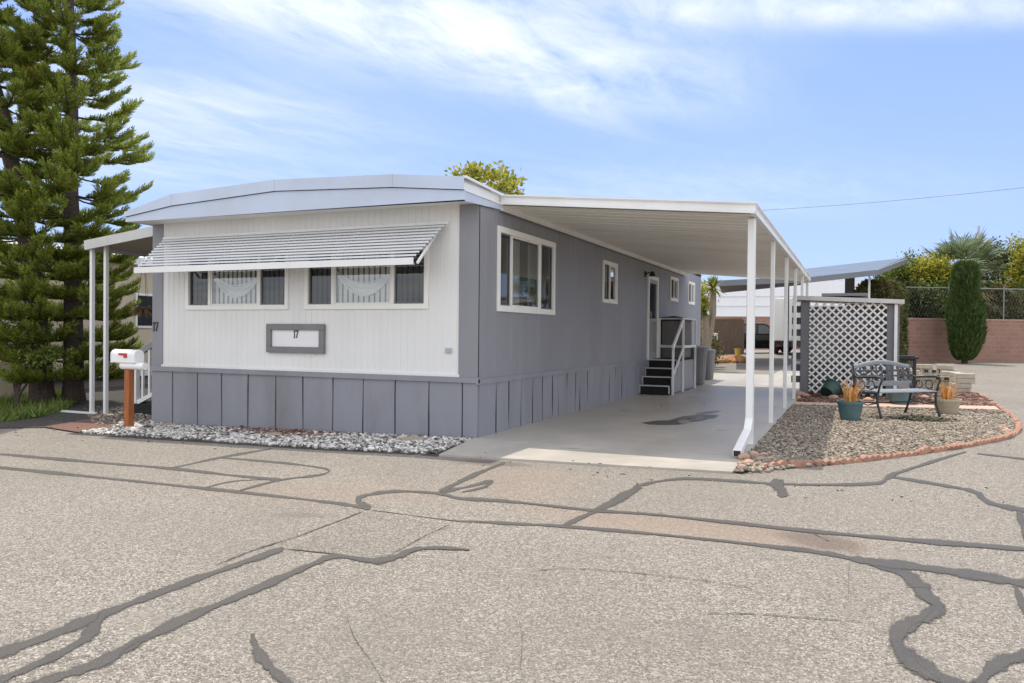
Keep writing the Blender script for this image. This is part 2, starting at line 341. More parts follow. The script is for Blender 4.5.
cz = math_(nt, 'MAXIMUM', math_(nt, 'ADD', c_, .02), .02)
px_ = math_(nt, 'DIVIDE', a_, cz); py_ = math_(nt, 'DIVIDE', b_, cz)
cmb = nt.nodes.new('ShaderNodeCombineXYZ'); L(nt, px_, cmb.inputs[0]); L(nt, py_, cmb.inputs[1])
def skynoise(rot, sx, sy, scale, detail=9, rough=.6, dist=.6, off=0):
    m_ = nt.nodes.new('ShaderNodeMapping'); m_.vector_type = 'POINT'
    m_.inputs['Rotation'].default_value = (0, 0, rot); m_.inputs['Location'].default_value = (off, off*.7, off*.3)
    L(nt, cmb.outputs[0], m_.inputs[0])
    v = scale3(nt, m_.outputs[0], (sx, sy, 1))
    n = nt.nodes.new('ShaderNodeTexNoise'); n.inputs['Scale'].default_value = scale; n.inputs['Detail'].default_value = detail
    n.inputs['Roughness'].default_value = rough; n.inputs['Distortion'].default_value = dist; L(nt, v, n.inputs[0]); return n.outputs['Fac']
def blob(xp, yp, ang, sa, sb, amt):
    by = (333-yp)/F; cx, cy = ((xp-512)/F)/(by+.02), 1/(by+.02)
    dx = math_(nt, 'SUBTRACT', px_, cx); dy = math_(nt, 'SUBTRACT', py_, cy); c, s_ = math.cos(ang), math.sin(ang)
    u = math_(nt, 'MULTIPLY', math_(nt, 'ADD', math_(nt, 'MULTIPLY', dx, c), math_(nt, 'MULTIPLY', dy, s_)), 1/sa)
    v = math_(nt, 'MULTIPLY', math_(nt, 'SUBTRACT', math_(nt, 'MULTIPLY', dy, c), math_(nt, 'MULTIPLY', dx, s_)), 1/sb)
    r2 = math_(nt, 'ADD', math_(nt, 'MULTIPLY', u, u), math_(nt, 'MULTIPLY', v, v))
    return math_(nt, 'MULTIPLY', math_(nt, 'EXPONENT', math_(nt, 'MULTIPLY', r2, -1.)), amt)
ang = math.atan2(1.0, 1.53)
cov = blob(400, 30, ang, 1.05, .36, 1.6)
for args in ((170, 100, ang, .8, .45, .75), (50, 150, .2, 1.2, .9, .7), (760, 2, -.05, .95, .15, .85), (980, 4, -.1, .6, .12, .6), (570, 105, 1.0, .5, .12, .6), (640, 60, .4, .5, .35, .3), (500, 190, .1, 2.0, .9, .12), (700, 190, .1, 1.5, .9, .30)):
    cov = math_(nt, 'ADD', cov, blob(*args))
st1 = skynoise(-ang, .55, 1.6, 1.3, 10, .56, .9); st2 = skynoise(-ang-.5, .8, 1.9, 3.0, 12, .66, .5, 3.1)
fib = math_(nt, 'ADD', math_(nt, 'MULTIPLY', st1, .55), math_(nt, 'MULTIPLY', st2, .45))
dens = math_(nt, 'MULTIPLY', math_(nt, 'MULTIPLY_ADD', fib, 3.0, -.95, True), cov)
# unseen bright cloud added overhead and behind the camera to lift the shade
fill_cloud = math_(nt, 'MULTIPLY', math_(nt, 'MULTIPLY_ADD', skynoise(.4, 1, 1.6, .9, 8, .6, .4, 9.), 3.2, -.75, True), math_(nt, 'MULTIPLY_ADD', py_, -.9, 1.75, True))
fill_cloud = math_(nt, 'MULTIPLY', fill_cloud, 1.0, None, True)
# bright haze low over the horizon
hz = math_(nt, 'MULTIPLY', math_(nt, 'EXPONENT', math_(nt, 'MULTIPLY', math_(nt, 'MAXIMUM', c_, 0.), -4.6)), .68)
hs = nt.nodes.new('ShaderNodeHueSaturation'); hs.inputs['Saturation'].default_value = 1.0; L(nt, sky.outputs[0], hs.inputs['Color'])
SK = dict(base=hs.outputs[0], cloud=(5.6, 5.9, 6.5), haze=(3.5, 4.4, 6.0), veil=(1.45, 2.5, 5.9), veil_amt=.75)
hs.inputs['Hue'].default_value = .512
c1 = mixc(nt, SK['veil_amt'], SK['base'], SK['veil'])
c2 = mixc(nt, hz, c1, SK['haze']); c3 = mixc(nt, fill_cloud, mixc(nt, math_(nt, 'MULTIPLY', dens, .80, None, True), c2, SK['cloud']), (7.6, 7.7, 7.8))
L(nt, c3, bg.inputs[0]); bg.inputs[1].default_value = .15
sl = bpy.data.lights.new('sun', 'SUN'); sl.energy = 3.0; sl.angle = math.radians(.53); sl.color = (1., .92, .78)
so = bpy.data.objects.new('sun', sl); COL.objects.link(so); so.rotation_euler = SUN.to_track_quat('Z', 'Y').to_euler(); so.location = (-10, 12, 30)
S.view_settings.view_transform = 'Standard'; S.view_settings.look = 'None'; S.view_settings.exposure = .38; S.view_settings.gamma = 1
# ------------------------------------------------------------------ ground
xs = [-400, -60, -9, 0, 60, 400]; ys = [-150, -20, 14, 42, 120, 600]   # the strip, bed and slab lie over this sheet
b = MB(); b.add([(x, y, gz(x, y)+ASPH) for y in ys for x in xs], [(j*6+i, j*6+i+1, j*6+i+7, j*6+i+6) for j in range(5) for i in range(5)])
road = tag(b.build('road', m_asph), kind='structure')
def catmull(P, n=6):
    P = [np.array(p, float) for p in P]; out = []
    for i in range(len(P)-1):
        p0 = P[max(i-1, 0)]; p1 = P[i]; p2 = P[i+1]; p3 = P[min(i+2, len(P)-1)]
        for k in range(n):
            t = k/n; out.append(.5*((2*p1)+(-p0+p2)*t+(2*p0-5*p1+4*p2-p3)*t*t+(-p0+3*p1-3*p2+p3)*t**3))
    return out+[P[-1]]
STRIP_N = [0]
def strip(pts, wpx, mat=m_tar, name='crack_seal', jit=.08, n=11, par=None):
    """a crack seal traced on the road surface; (x, y[, width])"""
    P = catmull([(p[0], p[1], p[2] if len(p) > 2 else wpx) for p in pts], n); STRIP_N[0] += 1
    dz = (.002 if par else ASPH+.002)+STRIP_N[0]*.00012; vs = []; ed = []
    for i, p in enumerate(P):
        d = P[min(i+1, len(P)-1)][:2]-P[max(i-1, 0)][:2]; d /= max(np.linalg.norm(d), 1e-6); nn = np.array([-d[1], d[0]])
        tp = .35 if i in (0, len(P)-1) else 1; wv = 1+.22*math.sin(i*.37+STRIP_N[0])+.13*math.sin(i*.93+2*STRIP_N[0])
        for s_ in (-1, 0, 1):
            q = p[:2]+nn*s_*p[2]*.54*wv*tp*(1+random.uniform(-jit, jit)); vs.append(g(q[0], q[1], dz+i*.00002)); ed.append(abs(s_))
    b = MB(); b.add(vs, [(3*i+c, 3*i+c+1, 3*i+c+4, 3*i+c+3) for i in range(len(P)-1) for c in (0, 1)]); o = b.build(name, mat, par or road)
    at_ = o.data.attributes.new('edge', 'FLOAT', 'POINT'); at_.data.foreach_set('value', ed); return o
TR = [
 ([(-60, 449), (0, 454), (80, 461), (172, 468.5), (230, 475), (282, 480)], 3), ([(-60, 461), (0, 467.5), (100, 477.5), (235, 491.5), (320, 501), (350, 505, 4), (368, 508, 5)], 3.2),
 ([(172, 468), (220, 457.5), (272, 448.5)], 2.2), ([(220, 457.5), (280, 462.5), (320, 467.5), (329, 471), (318, 475), (280, 480), (240, 490)], 2.2),
 ([(205, 487.5), (235, 481), (277, 479)], 1.3), ([(371, 508, 5), (361, 504, 8), (359, 498.5, 6), (371, 494, 4), (400, 491), (440, 493.5), (460, 498, 4), (512, 501.5), (592, 510), (662, 515), (812, 531, 4), (912, 540, 5), (1024, 549, 6), (1080, 556, 6)], 3.2),
 ([(440, 493.5, 7), (455, 484, 5.5), (480, 472.5, 4), (505, 462.5, 3)], 4), ([(447, 491, 4), (470, 486, 3), (492, 481, 3.5), (484, 487, 2.5), (462, 492, 2)], 3),
 ([(372, 510, .8), (450, 520, 1), (480, 521.5, 3), (512, 523.5), (562, 526), (677, 536), (812, 551, 4.5), (862, 560, 8), (927, 568, 10), (975, 575, 10), (1024, 583, 12), (1080, 592, 12)], 3.5),
 ([(-40, 668, 12), (0, 653, 12), (50, 635, 11), (107, 612.5, 10), (165, 590, 8), (235, 565, 7), (284, 548, 6)], 9), ([(-20, 690, 9), (0, 680, 9), (40, 662.5, 9), (75, 645, 10), (92, 630, 14), (104, 613, 9)], 9),
 ([(20, 692, 12), (60, 676, 12), (100, 662, 12), (150, 635, 12), (200, 612, 10), (260, 587, 8), (310, 565, 7), (335, 556, 6), (372, 560.5, 6), (395, 557, 8), (415, 549, 5), (440, 547.5, 4), (470, 549.5, 2)], 8),
 ([(252, 633, 3), (255, 645, 10), (262, 658, 14), (275, 672, 12), (296, 690, 9)], 10),
 ([(562, 526, 4), (597, 510, 7), (630, 492.5, 9), (640, 485, 9)], 6), ([(640, 485, 4), (687, 478.5), (787, 484), (872, 483.5, 3.5), (888, 477, 6), (900, 472, 4), (937, 460), (966, 451.5, 2)], 3),
 ([(766, 484, 2), (776, 484, 12), (782, 491, 13), (783, 497, 9)], 10), ([(888, 476, 4), (942, 485, 3), (974, 491.5, 5), (990, 502.5, 6), (1024, 510, 5), (1060, 516, 5)], 4),
 ([(1019, 508, 6), (1021, 520, 8), (1028, 540, 10)], 8), ([(977, 453.5, 1), (1000, 456), (1050, 462)], 2.2),
 ([(868, 561, 6), (905, 574, 14), (927, 595, 16), (938, 608, 16), (918, 620, 18), (897, 634, 20), (905, 655, 20), (940, 677, 20), (975, 695, 20)], 16),
 ([(975, 692, 20), (992, 668, 18), (1015, 657, 17), (1060, 648, 16)], 18), ([(1014, 582, 6), (1020, 598, 8), (1030, 620, 8)], 8)]
for p, wd in TR: strip(p, wd)
for p, wd in [([(347, 617), (355, 638), (372, 662), (384, 682)], 1.3), ([(215, 565), (256, 549), (300, 535), (362, 511.5)], 1.6), ([(285, 548.5), (330, 553), (372, 559)], 1.6), ([(705, 613), (752, 613.5), (800, 617), (857, 621)], 1.3),
              ([(532, 571), (570, 568), (640, 573), (737, 585), (752, 590)], .9), ([(849, 565), (848, 605)], .9), ([(518, 615), (522, 640), (520, 670)], 1.0), ([(805, 529), (830, 541)], 1.2), ([(450, 524), (420, 538), (384, 558)], 1.1),
              ([(905, 586), (948, 589)], 1.0), ([(921, 598), (933, 606), (925, 618), (908, 630), (912, 655), (940, 680)], 1.2), ([(888, 663), (906, 661)], 1.2), ([(60, 660), (90, 654)], .9), ([(150, 634), (120, 652)], 1.)]:
    strip(p, wd*.75, m_crack, 'crack', .35, 8)
b = MB(); b.add([g(x, y, ASPH+.0012) for x, y in [(285, 548.5), (362, 512), (455, 524), (380, 559)]], [(0, 3, 2, 1)]); b.build('asphalt_patch', m_patch, road)
# driveway: slab with control joints, runs on past the house
def sheet(name, xs, ys, mat, dz=0, thick=.06):
    b = MB()
    for i in range(len(xs)-1):
        for j in range(len(ys)-1):
            x0, x1, y0, y1 = xs[i], xs[i+1]-.008, ys[j], ys[j+1]-.008
            vs = [(x, y, gz(x, y)+dz+t) for t in (-thick, 0) for y in (y0, y1) for x in (x0, x1)]
            b.add(vs, [(4, 5, 7, 6), (0, 1, 5, 4), (2, 6, 7, 3), (0, 4, 6, 2), (1, 3, 7, 5)])
    return tag(b.build(name, mat), kind='structure')
b = MB()
def slabq(P):
    vs = [(x, y, gz(x, y)-.06) for x, y in P]+[(x, y, gz(x, y)) for x, y in P]; b.add(vs, [(4, 5, 6, 7), (0, 1, 5, 4), (1, 2, 6, 5), (2, 3, 7, 6), (3, 0, 4, 7)])
slabq([(.22, -1.36), (3.2, -1.0), (3.2, -.003), (-.04, -.003)]); 
for y0, y1 in ((0, 3.1), (3.1, 6.2), (6.2, 9.3), (9.3, 12.4), (12.4, 14)): slabq([(-.04, y0+.008), (3.2, y0+.008), (3.2, y1-.008), (-.04, y1-.008)])
for y0, y1 in ((14, 17.5), (17.5, 21), (21, 25), (25, 29.5)): slabq([(-6 if y0 > 17 else -.04, y0+.004), (3.2, y0+.004), (3.2, y1-.004), (-6 if y0 > 17 else -.04, y1-.004)])
drv = tag(b.build('driveway', m_conc), kind='structure')
b = MB(); GS = [(-5.6, -1.36), (-3, -1.4), (-1.5, -1.45), (.22, -1.40), (-.04, .02), (-1.5, .06), (-3, .06), (-5.6, .06)]
b.add([(x, y, gz(x, y)-.016) for x, y in GS], [(0, 1, 6, 7), (1, 2, 5, 6), (2, 3, 4, 5)])
tag(b.build('gravel_strip', m_dirt), kind='structure')
# right hand garden bed
EDG = [(3.285, -.975), (3.402, -.60), (3.76, -.296), (4.217, .21), (4.716, .91), (5.281, 1.784), (5.739, 2.585), (6.134, 3.424), (6.419, 4.548), (6.58, 5.9), (6.66, 7.2), (6.72, 8.6), (6.78, 10.08), (6.835, 11.6)]
b = MB(); Pb = [(3.205, -.97)]+EDG+[(6.8, 13.5), (3.205, 13.5)]; b.add([(x, y, gz(x, y)-.006) for x, y in Pb], [tuple(range(len(Pb)))])
tag(b.build('garden_bed', m_bed), kind='structure')
def inpoly(X, Y, P):
    r = np.zeros(len(X), bool); n = len(P); j = n-1
    for i in range(n):
        xi, yi = P[i]; xj, yj = P[j]
        c = ((yi > Y) != (yj > Y)) & (X < (xj-xi)*(Y-yi)/(yj-yi+1e-12)+xi); r ^= c; j = i
    return r
PATH = [(3.21, 6.75), (6.62, 7.55), (6.65, 8.35), (3.21, 7.4)]
b = MB(); b.add([(x, y, gz(x, y)+t) for t in (-.02, .018) for x, y in PATH], [(4, 5, 6, 7), (0, 1, 5, 4), (1, 2, 6, 5), (2, 3, 7, 6), (3, 0, 4, 7)])
tag(b.build('paver_path', m_pink), kind='structure')
CUBE = np.array([(x, y, z) for z in (-1, 1) for y in (-1, 1) for x in (-1, 1)], float)
CF_ = np.array([(0, 2, 3, 1), (4, 5, 7, 6), (0, 1, 5, 4), (2, 6, 7, 3), (0, 4, 6, 2), (1, 3, 7, 5)])
_o = [(1, 0, 0), (-1, 0, 0), (0, 1, 0), (0, -1, 0), (0, 0, 1), (0, 0, -1)]
_tri = [(0, 2, 4), (2, 1, 4), (1, 3, 4), (3, 0, 4), (2, 0, 5), (1, 2, 5), (3, 1, 5), (0, 3, 5)]
def _sub():
    V = [np.array(p, float) for p in _o]; Fs = []; cache = {}
    def mid(a, c):
        k = (min(a, c), max(a, c))
        if k not in cache: v = V[a]+V[c]; V.append(v/np.linalg.norm(v)); cache[k] = len(V)-1
        return cache[k]
    for a, c, d in _tri:
        ac, cd, da = mid(a, c), mid(c, d), mid(d, a); Fs += [(a, ac, da), (c, cd, ac), (d, da, cd), (ac, cd, da)]
    return np.array(V), np.array(Fs)
SPH, SPF = _sub()
def pebbles(name, X, Y, Z, size, mat, round_=False, flat=.6, jit=.3):
    n = len(X); base, fc = (SPH, SPF) if round_ else (CUBE*.75, CF_)
    V = base[None]*(1+RNG.uniform(-jit, jit, (n, len(base), 3)))
    V = V*(size*np.clip(RNG.lognormal(-.05, .38, n), .4, 2.2))[:, None, None]*np.stack([RNG.uniform(.8, 1.3, n), RNG.uniform(.7, 1.1, n), np.full(n, flat)], 1)[:, None]
    a = RNG.uniform(0, 6.28, n); t = RNG.normal(0, .5, n)
    ct, st = np.cos(t)[:, None], np.sin(t)[:, None]; y1 = V[..., 1]*ct-V[..., 2]*st; z1 = V[..., 1]*st+V[..., 2]*ct
    c, s_ = np.cos(a)[:, None], np.sin(a)[:, None]
    W = np.stack([V[..., 0]*c-y1*s_+X[:, None], V[..., 0]*s_+y1*c+Y[:, None], z1+Z[:, None]], -1)
    Fc = (fc[None]+(np.arange(n)*len(base))[:, None, None]).reshape(-1, fc.shape[1])
    return npmesh(name, W.reshape(-1, 3), Fc, mat)
def scatter(P, n):
    P = np.array(P); lo, hi = P.min(0), P.max(0); X = RNG.uniform(lo[0], hi[0], n); Y = RNG.uniform(lo[1], hi[1], n); k = inpoly(X, Y, P); return X[k], Y[k]
gzv = np.vectorize(gz)
X, Y = scatter(Pb, 150000); k = ~inpoly(X, Y, PATH) & (Y < 9.5); X, Y = X[k], Y[k]
front = (Y < 6.6) | (RNG.random(len(Y)) < .25); front &= ~((np.hypot((X-5.15)/.42, (Y-4.95)/.3) < 1) & (RNG.random(len(X)) < .9))
tag(pebbles('gravel', X[front], Y[front], gzv(X[front], Y[front])+RNG.uniform(0, .016, front.sum()), .0108, m_gravel), 'grey and tan crushed gravel filling the curved bed around the bench', 'gravel', kind='stuff')
bk = ~front & (Y > 6.6)
X2, Y2 = scatter([(3.25, 7.3), (6.7, 8.3), (6.8, 12), (3.25, 12)], 9000)
tag(pebbles('gravel', X2, Y2, gzv(X2, Y2)+RNG.uniform(0, .012, len(X2)), .03, m_rgravel), 'red brown rock and bark mulch behind the paver strip', 'mulch', kind='stuff')
X, Y = scatter([(-5.5, -1.24), (-3, -1.28), (-1.5, -1.36), (.1, -1.28), (-.06, -.05), (-5.5, -.05)], 30000)
red = RNG.random(len(X)) < .85*np.exp(-((X+2.75)/.75)**2-((Y+.28)/.38)**2)
tag(pebbles('gravel', X[~red], Y[~red], gzv(X[~red], Y[~red])+RNG.uniform(-.030, -.008, (~red).sum())+.016*np.clip((-Y[~red])/1.2, 0, 1), .0165, m_wgravel, True, .75, .25), 'white and grey pebbles along the foot of the grey skirting', 'gravel', kind='stuff')
tag(pebbles('gravel', X[red], Y[red], gzv(X[red], Y[red])+RNG.uniform(-.028, -.006, red.sum()), .021, m_rgravel, True, .75, .25), 'dark red pebbles mixed into the white gravel near the skirting', 'gravel', kind='stuff')
# brick apron and dirt on the left
b = MB(); P = [sp(x, y) for x, y in [(44, 428), (75, 433), (112, 434), (150, 432), (153, 422), (100, 418)]]; b.add([(x, y, gz(x, y)+.0) for x, y in P], [tuple(range(6))[::-1]]); tag(b.build('brick_path', m_brickpave), kind='structure')
b = MB(); P = [(-16, -1.2), (-7.3, -1.25), (-5.6, -.5), (-5.6, 16), (-16, 16)]; b.add([(x, y, gz(x, y)-.01) for x, y in P], [tuple(range(5))]); tag(b.build('side_yard', m_dirt), kind='structure')
X, Y = scatter([(-9.8, 2.0), (-6.0, -.6), (-5.6, -.3), (-5.6, 1.5), (-8.2, 2.4)], 4200)
tag(pebbles('gravel', X, Y, gzv(X, Y)+RNG.uniform(-.008, .008, len(X)), .017, m_gravel, False), 'dusty grey gravel in the shade beside the side porch posts', 'gravel', kind='stuff')
X, Y = scatter([sp(112, 431), sp(152, 434), sp(155, 422), sp(125, 424)], 900)
tag(pebbles('gravel', X, Y, gzv(X, Y)+RNG.uniform(0, .02, len(X)), .024, m_wgravel, True, .75, .22), 'sunlit white pebbles round the foot of the mailbox post', 'gravel', kind='stuff')
# ------------------------------------------------------------------ the mobile home
HW, HL, WT = 5.53, 15.0, 2.895
house = thing('mobile_home', 'white and grey single storey mobile home numbered 17 beside the carport', 'mobile home', (0, 0, 0))
TF = lambda u, d, z: (u, -d, z)         # front wall: u = X, d outwards
TS = lambda u, d, z: (d, u, z)          # right side wall: u = Y
TL = lambda u, d, z: (-HW-d, u, z)      # left side wall
def sheetwall(name, T, u0, u1, z0, z1, grooves, holes, mat, gd=.006, gw=.008, d=0., parent=house):
    us = {u0: 0., u1: 0.}
    for h in holes: us[h[0]] = 0.; us[h[1]] = 0.
    for q in grooves:
        if u0+.02 < q < u1-.02 and all(abs(q-e) > .03 for h in holes for e in h[:2]): us[q-gw] = 0.; us[q] = -gd; us[q+gw] = 0.
    U = sorted(us); Zs = sorted({z0, z1} | {e for h in holes for e in h[2:]})
    b = MB(T); nz = len(Zs)
    vs = [(u, d+us[u], z) for u in U for z in Zs]; fs = []
    for i in range(len(U)-1):
        for j in range(nz-1):
            uc, zc = (U[i]+U[i+1])/2, (Zs[j]+Zs[j+1])/2
            if any(h[0] < uc < h[1] and h[2] < zc < h[3] for h in holes): continue
            fs.append((i*nz+j, (i+1)*nz+j, (i+1)*nz+j+1, i*nz+j+1))
    b.add(vs, fs); return b.build(name, mat, parent)
WF = [(-4.80, -2.98, 1.65, 2.36), (-2.61, -.755, 1.65, 2.36)]
WS = [(.575, 2.545, 1.645, 2.62), (5.13, 5.97, 1.93, 2.60), (10.78, 11.62, 2.20, 2.70), (13.05, 13.88, 2.2, 2.72)]
DOOR = (8.50, 9.35, .73, 2.57)
gf = [-5.3+.102*i for i in range(60)]
sheetwall('front_wall', TF, -5.317, -.27, .742, WT+.04, gf, WF, m_white)
gs = []; u = .18
while u < 15: gs.append(u); u += [.10, .205, .10, .205, .305][len(gs) % 5]
sheetwall('side_wall', TS, 0.0, HL, .70, WT+.12, gs, WS+[DOOR], m_grey, .007, .009)
sheetwall('left_wall', TL, 0, HL, -.2, WT+.1, [.3*i for i in range(1, 53)], [], m_grey)
b = MB(); b.add([(-HW, HL, 0), (0, HL, 0), (0, HL, WT+.2), (-HW, HL, WT+.2)], [(0, 1, 2, 3)]); b.build('rear_wall', m_grey, house)
for u0, u1 in ((-HW, -5.317), (-.27, .0)):
    b = MB(TF); b.box(u0, u1, -.02, .012, .742, WT+.03); b.build('corner_trim', m_grey, house)
b = MB(TF); b.box(-5.335, -.255, -.01, .016, .742, .775); b.build('starter_trim', m_white, house)
b = MB(TF); b.box(-HW-.02, .022, -.01, .035, .675, .741); b.build('belt_rail', m_skirt, house)
b = MB(TS); b.box(-.034, HL, -.01, .022, .655, .72); b.build('belt_rail', m_skirt, house)
b = MB(); b.box(-HW+.05, -.05, .03, HL-.05, .55, .7); b.build('floor', m_inside, house)
b = MB(); b.add([(-HW+.02, 1.6, .7), (-.02, 1.6, .7), (-.02, 1.6, 2.9), (-HW+.02, 1.6, 2.9)], [(0, 1, 2, 3)]); b.build('inner_wall', m_inside, house)
# skirting boards
def skirting(T, edges, ztop, zb, lap=.014, gap=.008, ret=-.03):
    for i in range(len(edges)-1):
        u0, u1 = edges[i]+gap, edges[i+1]-gap; n = 9; zt = ztop; z0 = zb((u0+u1)/2)
        ph = random.uniform(0, 6); am = random.uniform(.001, .005); ph2 = random.uniform(0, 6); am2 = random.uniform(.001, .005); b = MB(T); vs = []
        for k in range(n):
            z = z0+(zt-z0)*k/(n-1); t = k/(n-1)
            e0 = u0+am*math.sin(ph+4*t); e1 = u1+am2*math.sin(ph2+4*t); bow = .004*math.sin(3*t+ph)
            m1 = u0+(u1-u0)*.33; m2 = u0+(u1-u0)*.66
            for (uu, dd) in ((e0, ret), (e0, .004+bow), (m1, .006+bow), (m2, .009), (e1, lap-.002+bow), (e1, -.03)): vs.append((uu, dd, z))
        b.add(vs, [(k*6+c, k*6+c+1, k*6+c+7, k*6+c+6) for k in range(n-1) for c in range(5)])
        b.build('skirting_panel', m_skirt, house)
def pyY(x, y, Y=0.): d = ray(x, y); return CP+d*((Y-CP[1])/d[1])
ed = [-HW]+[pyY(x, 400)[0] for x in (172.8, 197.8, 222, 248.3, 276, 303.2, 333, 363.3, 395.4, 429.2, 462.5)]+[0.004]
skirting(TF, ed, .68, lambda u: gz(u, 0)-.07)
ed = [0.]; seq = [.52, .40, .42, .43, .38, .41, .26, .40, .42, .22, .40, .40]
while ed[-1] < HL-.5: ed.append(ed[-1]+seq[(len(ed)-1) % 12])
ed.append(HL); skirting(TS, ed, .66, lambda u: gz(0, u)-.03, gap=.02, ret=.001)
b = MB(); b.box(-HW+.05, -.05, .05, HL-.05, -.16, .55); b.build('crawl_dark_box', m_black, house)  # solid black box stands in for underfloor shade seen through the panel gaps
b = MB(TL); b.box(0, HL, -.01, .02, -.2, .7); b.build('skirting_panel', m_skirt, house)
# windows
def window(T, h, splits, kinds, fw=.075):
    u0, u1, z0, z1 = h; b = MB(T)
    b.box(u0-fw*.6, u1+fw*.6, -.05, .028, z0-fw*.75, z0+.012); b.box(u0-fw*.6, u1+fw*.6, -.05, .028, z1-.012, z1+fw*.75)
    b.box(u0-fw*.6, u0+.014, -.05, .026, z0+.012, z1-.012); b.box(u1-.014, u1+fw*.6, -.05, .026, z0+.012, z1-.012)
    wn = b.build('window', m_frame, house, bevel=.004)
    U = [u0+.014]+splits+[u1-.014]; fr = MB(T)
    for s_ in splits: fr = MB(T); fr.box(s_-.022, s_+.022, -.045, .012, z0+.014, z1-.014); fr.build('mullion', m_frame, wn)
    for i, kd in enumerate(kinds):
        a, c = U[i]+(.024 if i else 0), U[i+1]-(.024 if i < len(kinds)-1 else 0)
        d = -.012 if kd == 'c' else -.022
        sh = MB(T); t = .018
        for q in ((a, a+t, z0+.014, z1-.014), (c-t, c, z0+.014, z1-.014), (a+t, c-t, z0+.014, z0+.014+t), (a+t, c-t, z1-.014-t, z1-.014)): sh.box(q[0], q[1], d-.01, d+.012, q[2], q[3])
        sh.build('sash', m_darkgrey if kd != 'c' else m_frame, wn)
        gl = MB(T); gl.add([(a+t, d, z0+.03), (c-t, d, z0+.03), (c-t, d, z1-.03), (a+t, d, z1-.03)], [(0, 1, 2, 3)])
        gl.build('pane', m_glass if kd == 'c' else m_screen, wn)
    return wn
def blinds(wn, T, u0, u1, z0, z1, d=-.07, step=.085):
    b = MB(T); u = u0
    while u < u1:
        b.add([(u, d-.012, z0), (u+step*.93, d+.012, z0), (u+step*.93, d+.012, z1), (u, d-.012, z1)], [(0, 1, 2, 3)]); u += step
    b.build('vertical_blind', m_blind, wn)
def swag(wn, T, u0, u1, ztop, sag, d=-.048):
    b = MB(T)
    for k, (s_, r) in enumerate(((sag, .018), (sag*.74, .013), (sag*.5, .010))):
        b.tube([(u0+(u1-u0)*t/16, d-.004*k, ztop-.05*k*0-s_*(1-(2*t/16-1)**2)) for t in range(17)], r, 6)
    n = 16; b.add([(u0+(u1-u0)*t/n, d-.012, ztop-q*sag*(1-(2*t/n-1)**2)) for q in (0.55, .97) for t in range(n+1)], [(t, t+1, n+2+t, n+1+t) for t in range(n)])
    b.build('swag_curtain', m_lace, wn)
for h in WF:
    W_ = h[1]-h[0]; wn = window(TF, h, [h[0]+W_*.225, h[0]+W_*.735], 'dcd')
    blinds(wn, TF, h[0]+.02, h[1]-.02, h[2], h[3]); c0, c1 = h[0]+W_*.235, h[0]+W_*.725
    swag(wn, TF, c0, c1, h[2]+.46, .33)
wn = window(TS, WS[0], [.98, 2.02], 'dcd', .09)
b = MB(TS)
for i in range(26): u = .6+i*.075; b.add([(u, -.16+.02*(i % 2), 1.66), (u+.075, -.16+.02*((i+1) % 2), 1.66), (u+.075, -.16+.02*((i+1) % 2), 2.6), (u, -.16+.02*(i % 2), 2.6)], [(0, 1, 2, 3)])
b.build('curtain', surf('pale green curtain', (.46, .49, .45), .8, .06), wn)
wn = window(TS, WS[1], [5.55], 'dc'); blinds(wn, TS, 5.5, 5.95, 1.95, 2.58, -.15)
for h in WS[2:]: wn = window(TS, h, [(h[0]+h[1])/2], 'dc'); blinds(wn, TS, h[0]+.02, h[1], h[2], h[3], -.15)
# door
b = MB(TS); u0, u1, z0, z1 = DOOR
b.box(u0-.05, u0+.03, -.03, .035, z0, z1+.05); b.box(u1-.03, u1+.05, -.03, .035, z0, z1+.05); b.box(u0+.03, u1-.03, -.03, .035, z1-.03, z1+.05)
dr = b.build('door', m_frame, house)
b = MB(TS); b.box(u0+.03, u1-.03, -.03, -.012, z0, z1-.03); b.build('door_leaf', surf('door grey', (.30, .30, .31), .5), dr)
b = MB(TS)
for q in ((u0+.03, u0+.11, z0, z1-.03), (u1-.11, u1-.03, z0, z1-.03), (u0+.11, u1-.11, z1-.11, z1-.03), (u0+.11, u1-.11, z0+.85, z0+.92), (u0+.11, u1-.11, z0, z0+.16)): b.box(q[0], q[1], -.012, .016, q[2], q[3])
b.build('screen_door', surf('screen door grey', (.36, .36, .37), .5), dr)
b = MB(TS); b.add([(u0+.11, .004, z0+.92), (u1-.11, .004, z0+.92), (u1-.11, .004, z1-.11), (u0+.11, .004, z1-.11)], [(0, 1, 2, 3)]); b.build('screen', m_screen, dr)
b = MB(TS); b.tube([(u0+.07, .016, z0+.95), (u0+.07, .06, z0+.95), (u0+.07, .06, z0+1.07), (u0+.07, .016, z0+1.07)], .008); b.build('handle', m_chrome, dr)
# porch lamp
b = MB(TS); b.lathe([(.055, 0), (.06, .01), (.03, .03)], (8.25, .0, 2.60), 12)
b = MB(); b.tube([(.0, 8.25, 2.62), (.10, 8.25, 2.66), (.16, 8.25, 2.62)], .014); b.lathe([(.02, .08), (.035, .06), (.075, -.02), (.07, -.03), (.02, -.025)], (.16, 8.25, 2.60), 14); b.box(0, .03, 8.19, 8.31, 2.56, 2.68)
b.build('wall_lamp', m_black, house, smooth=False)
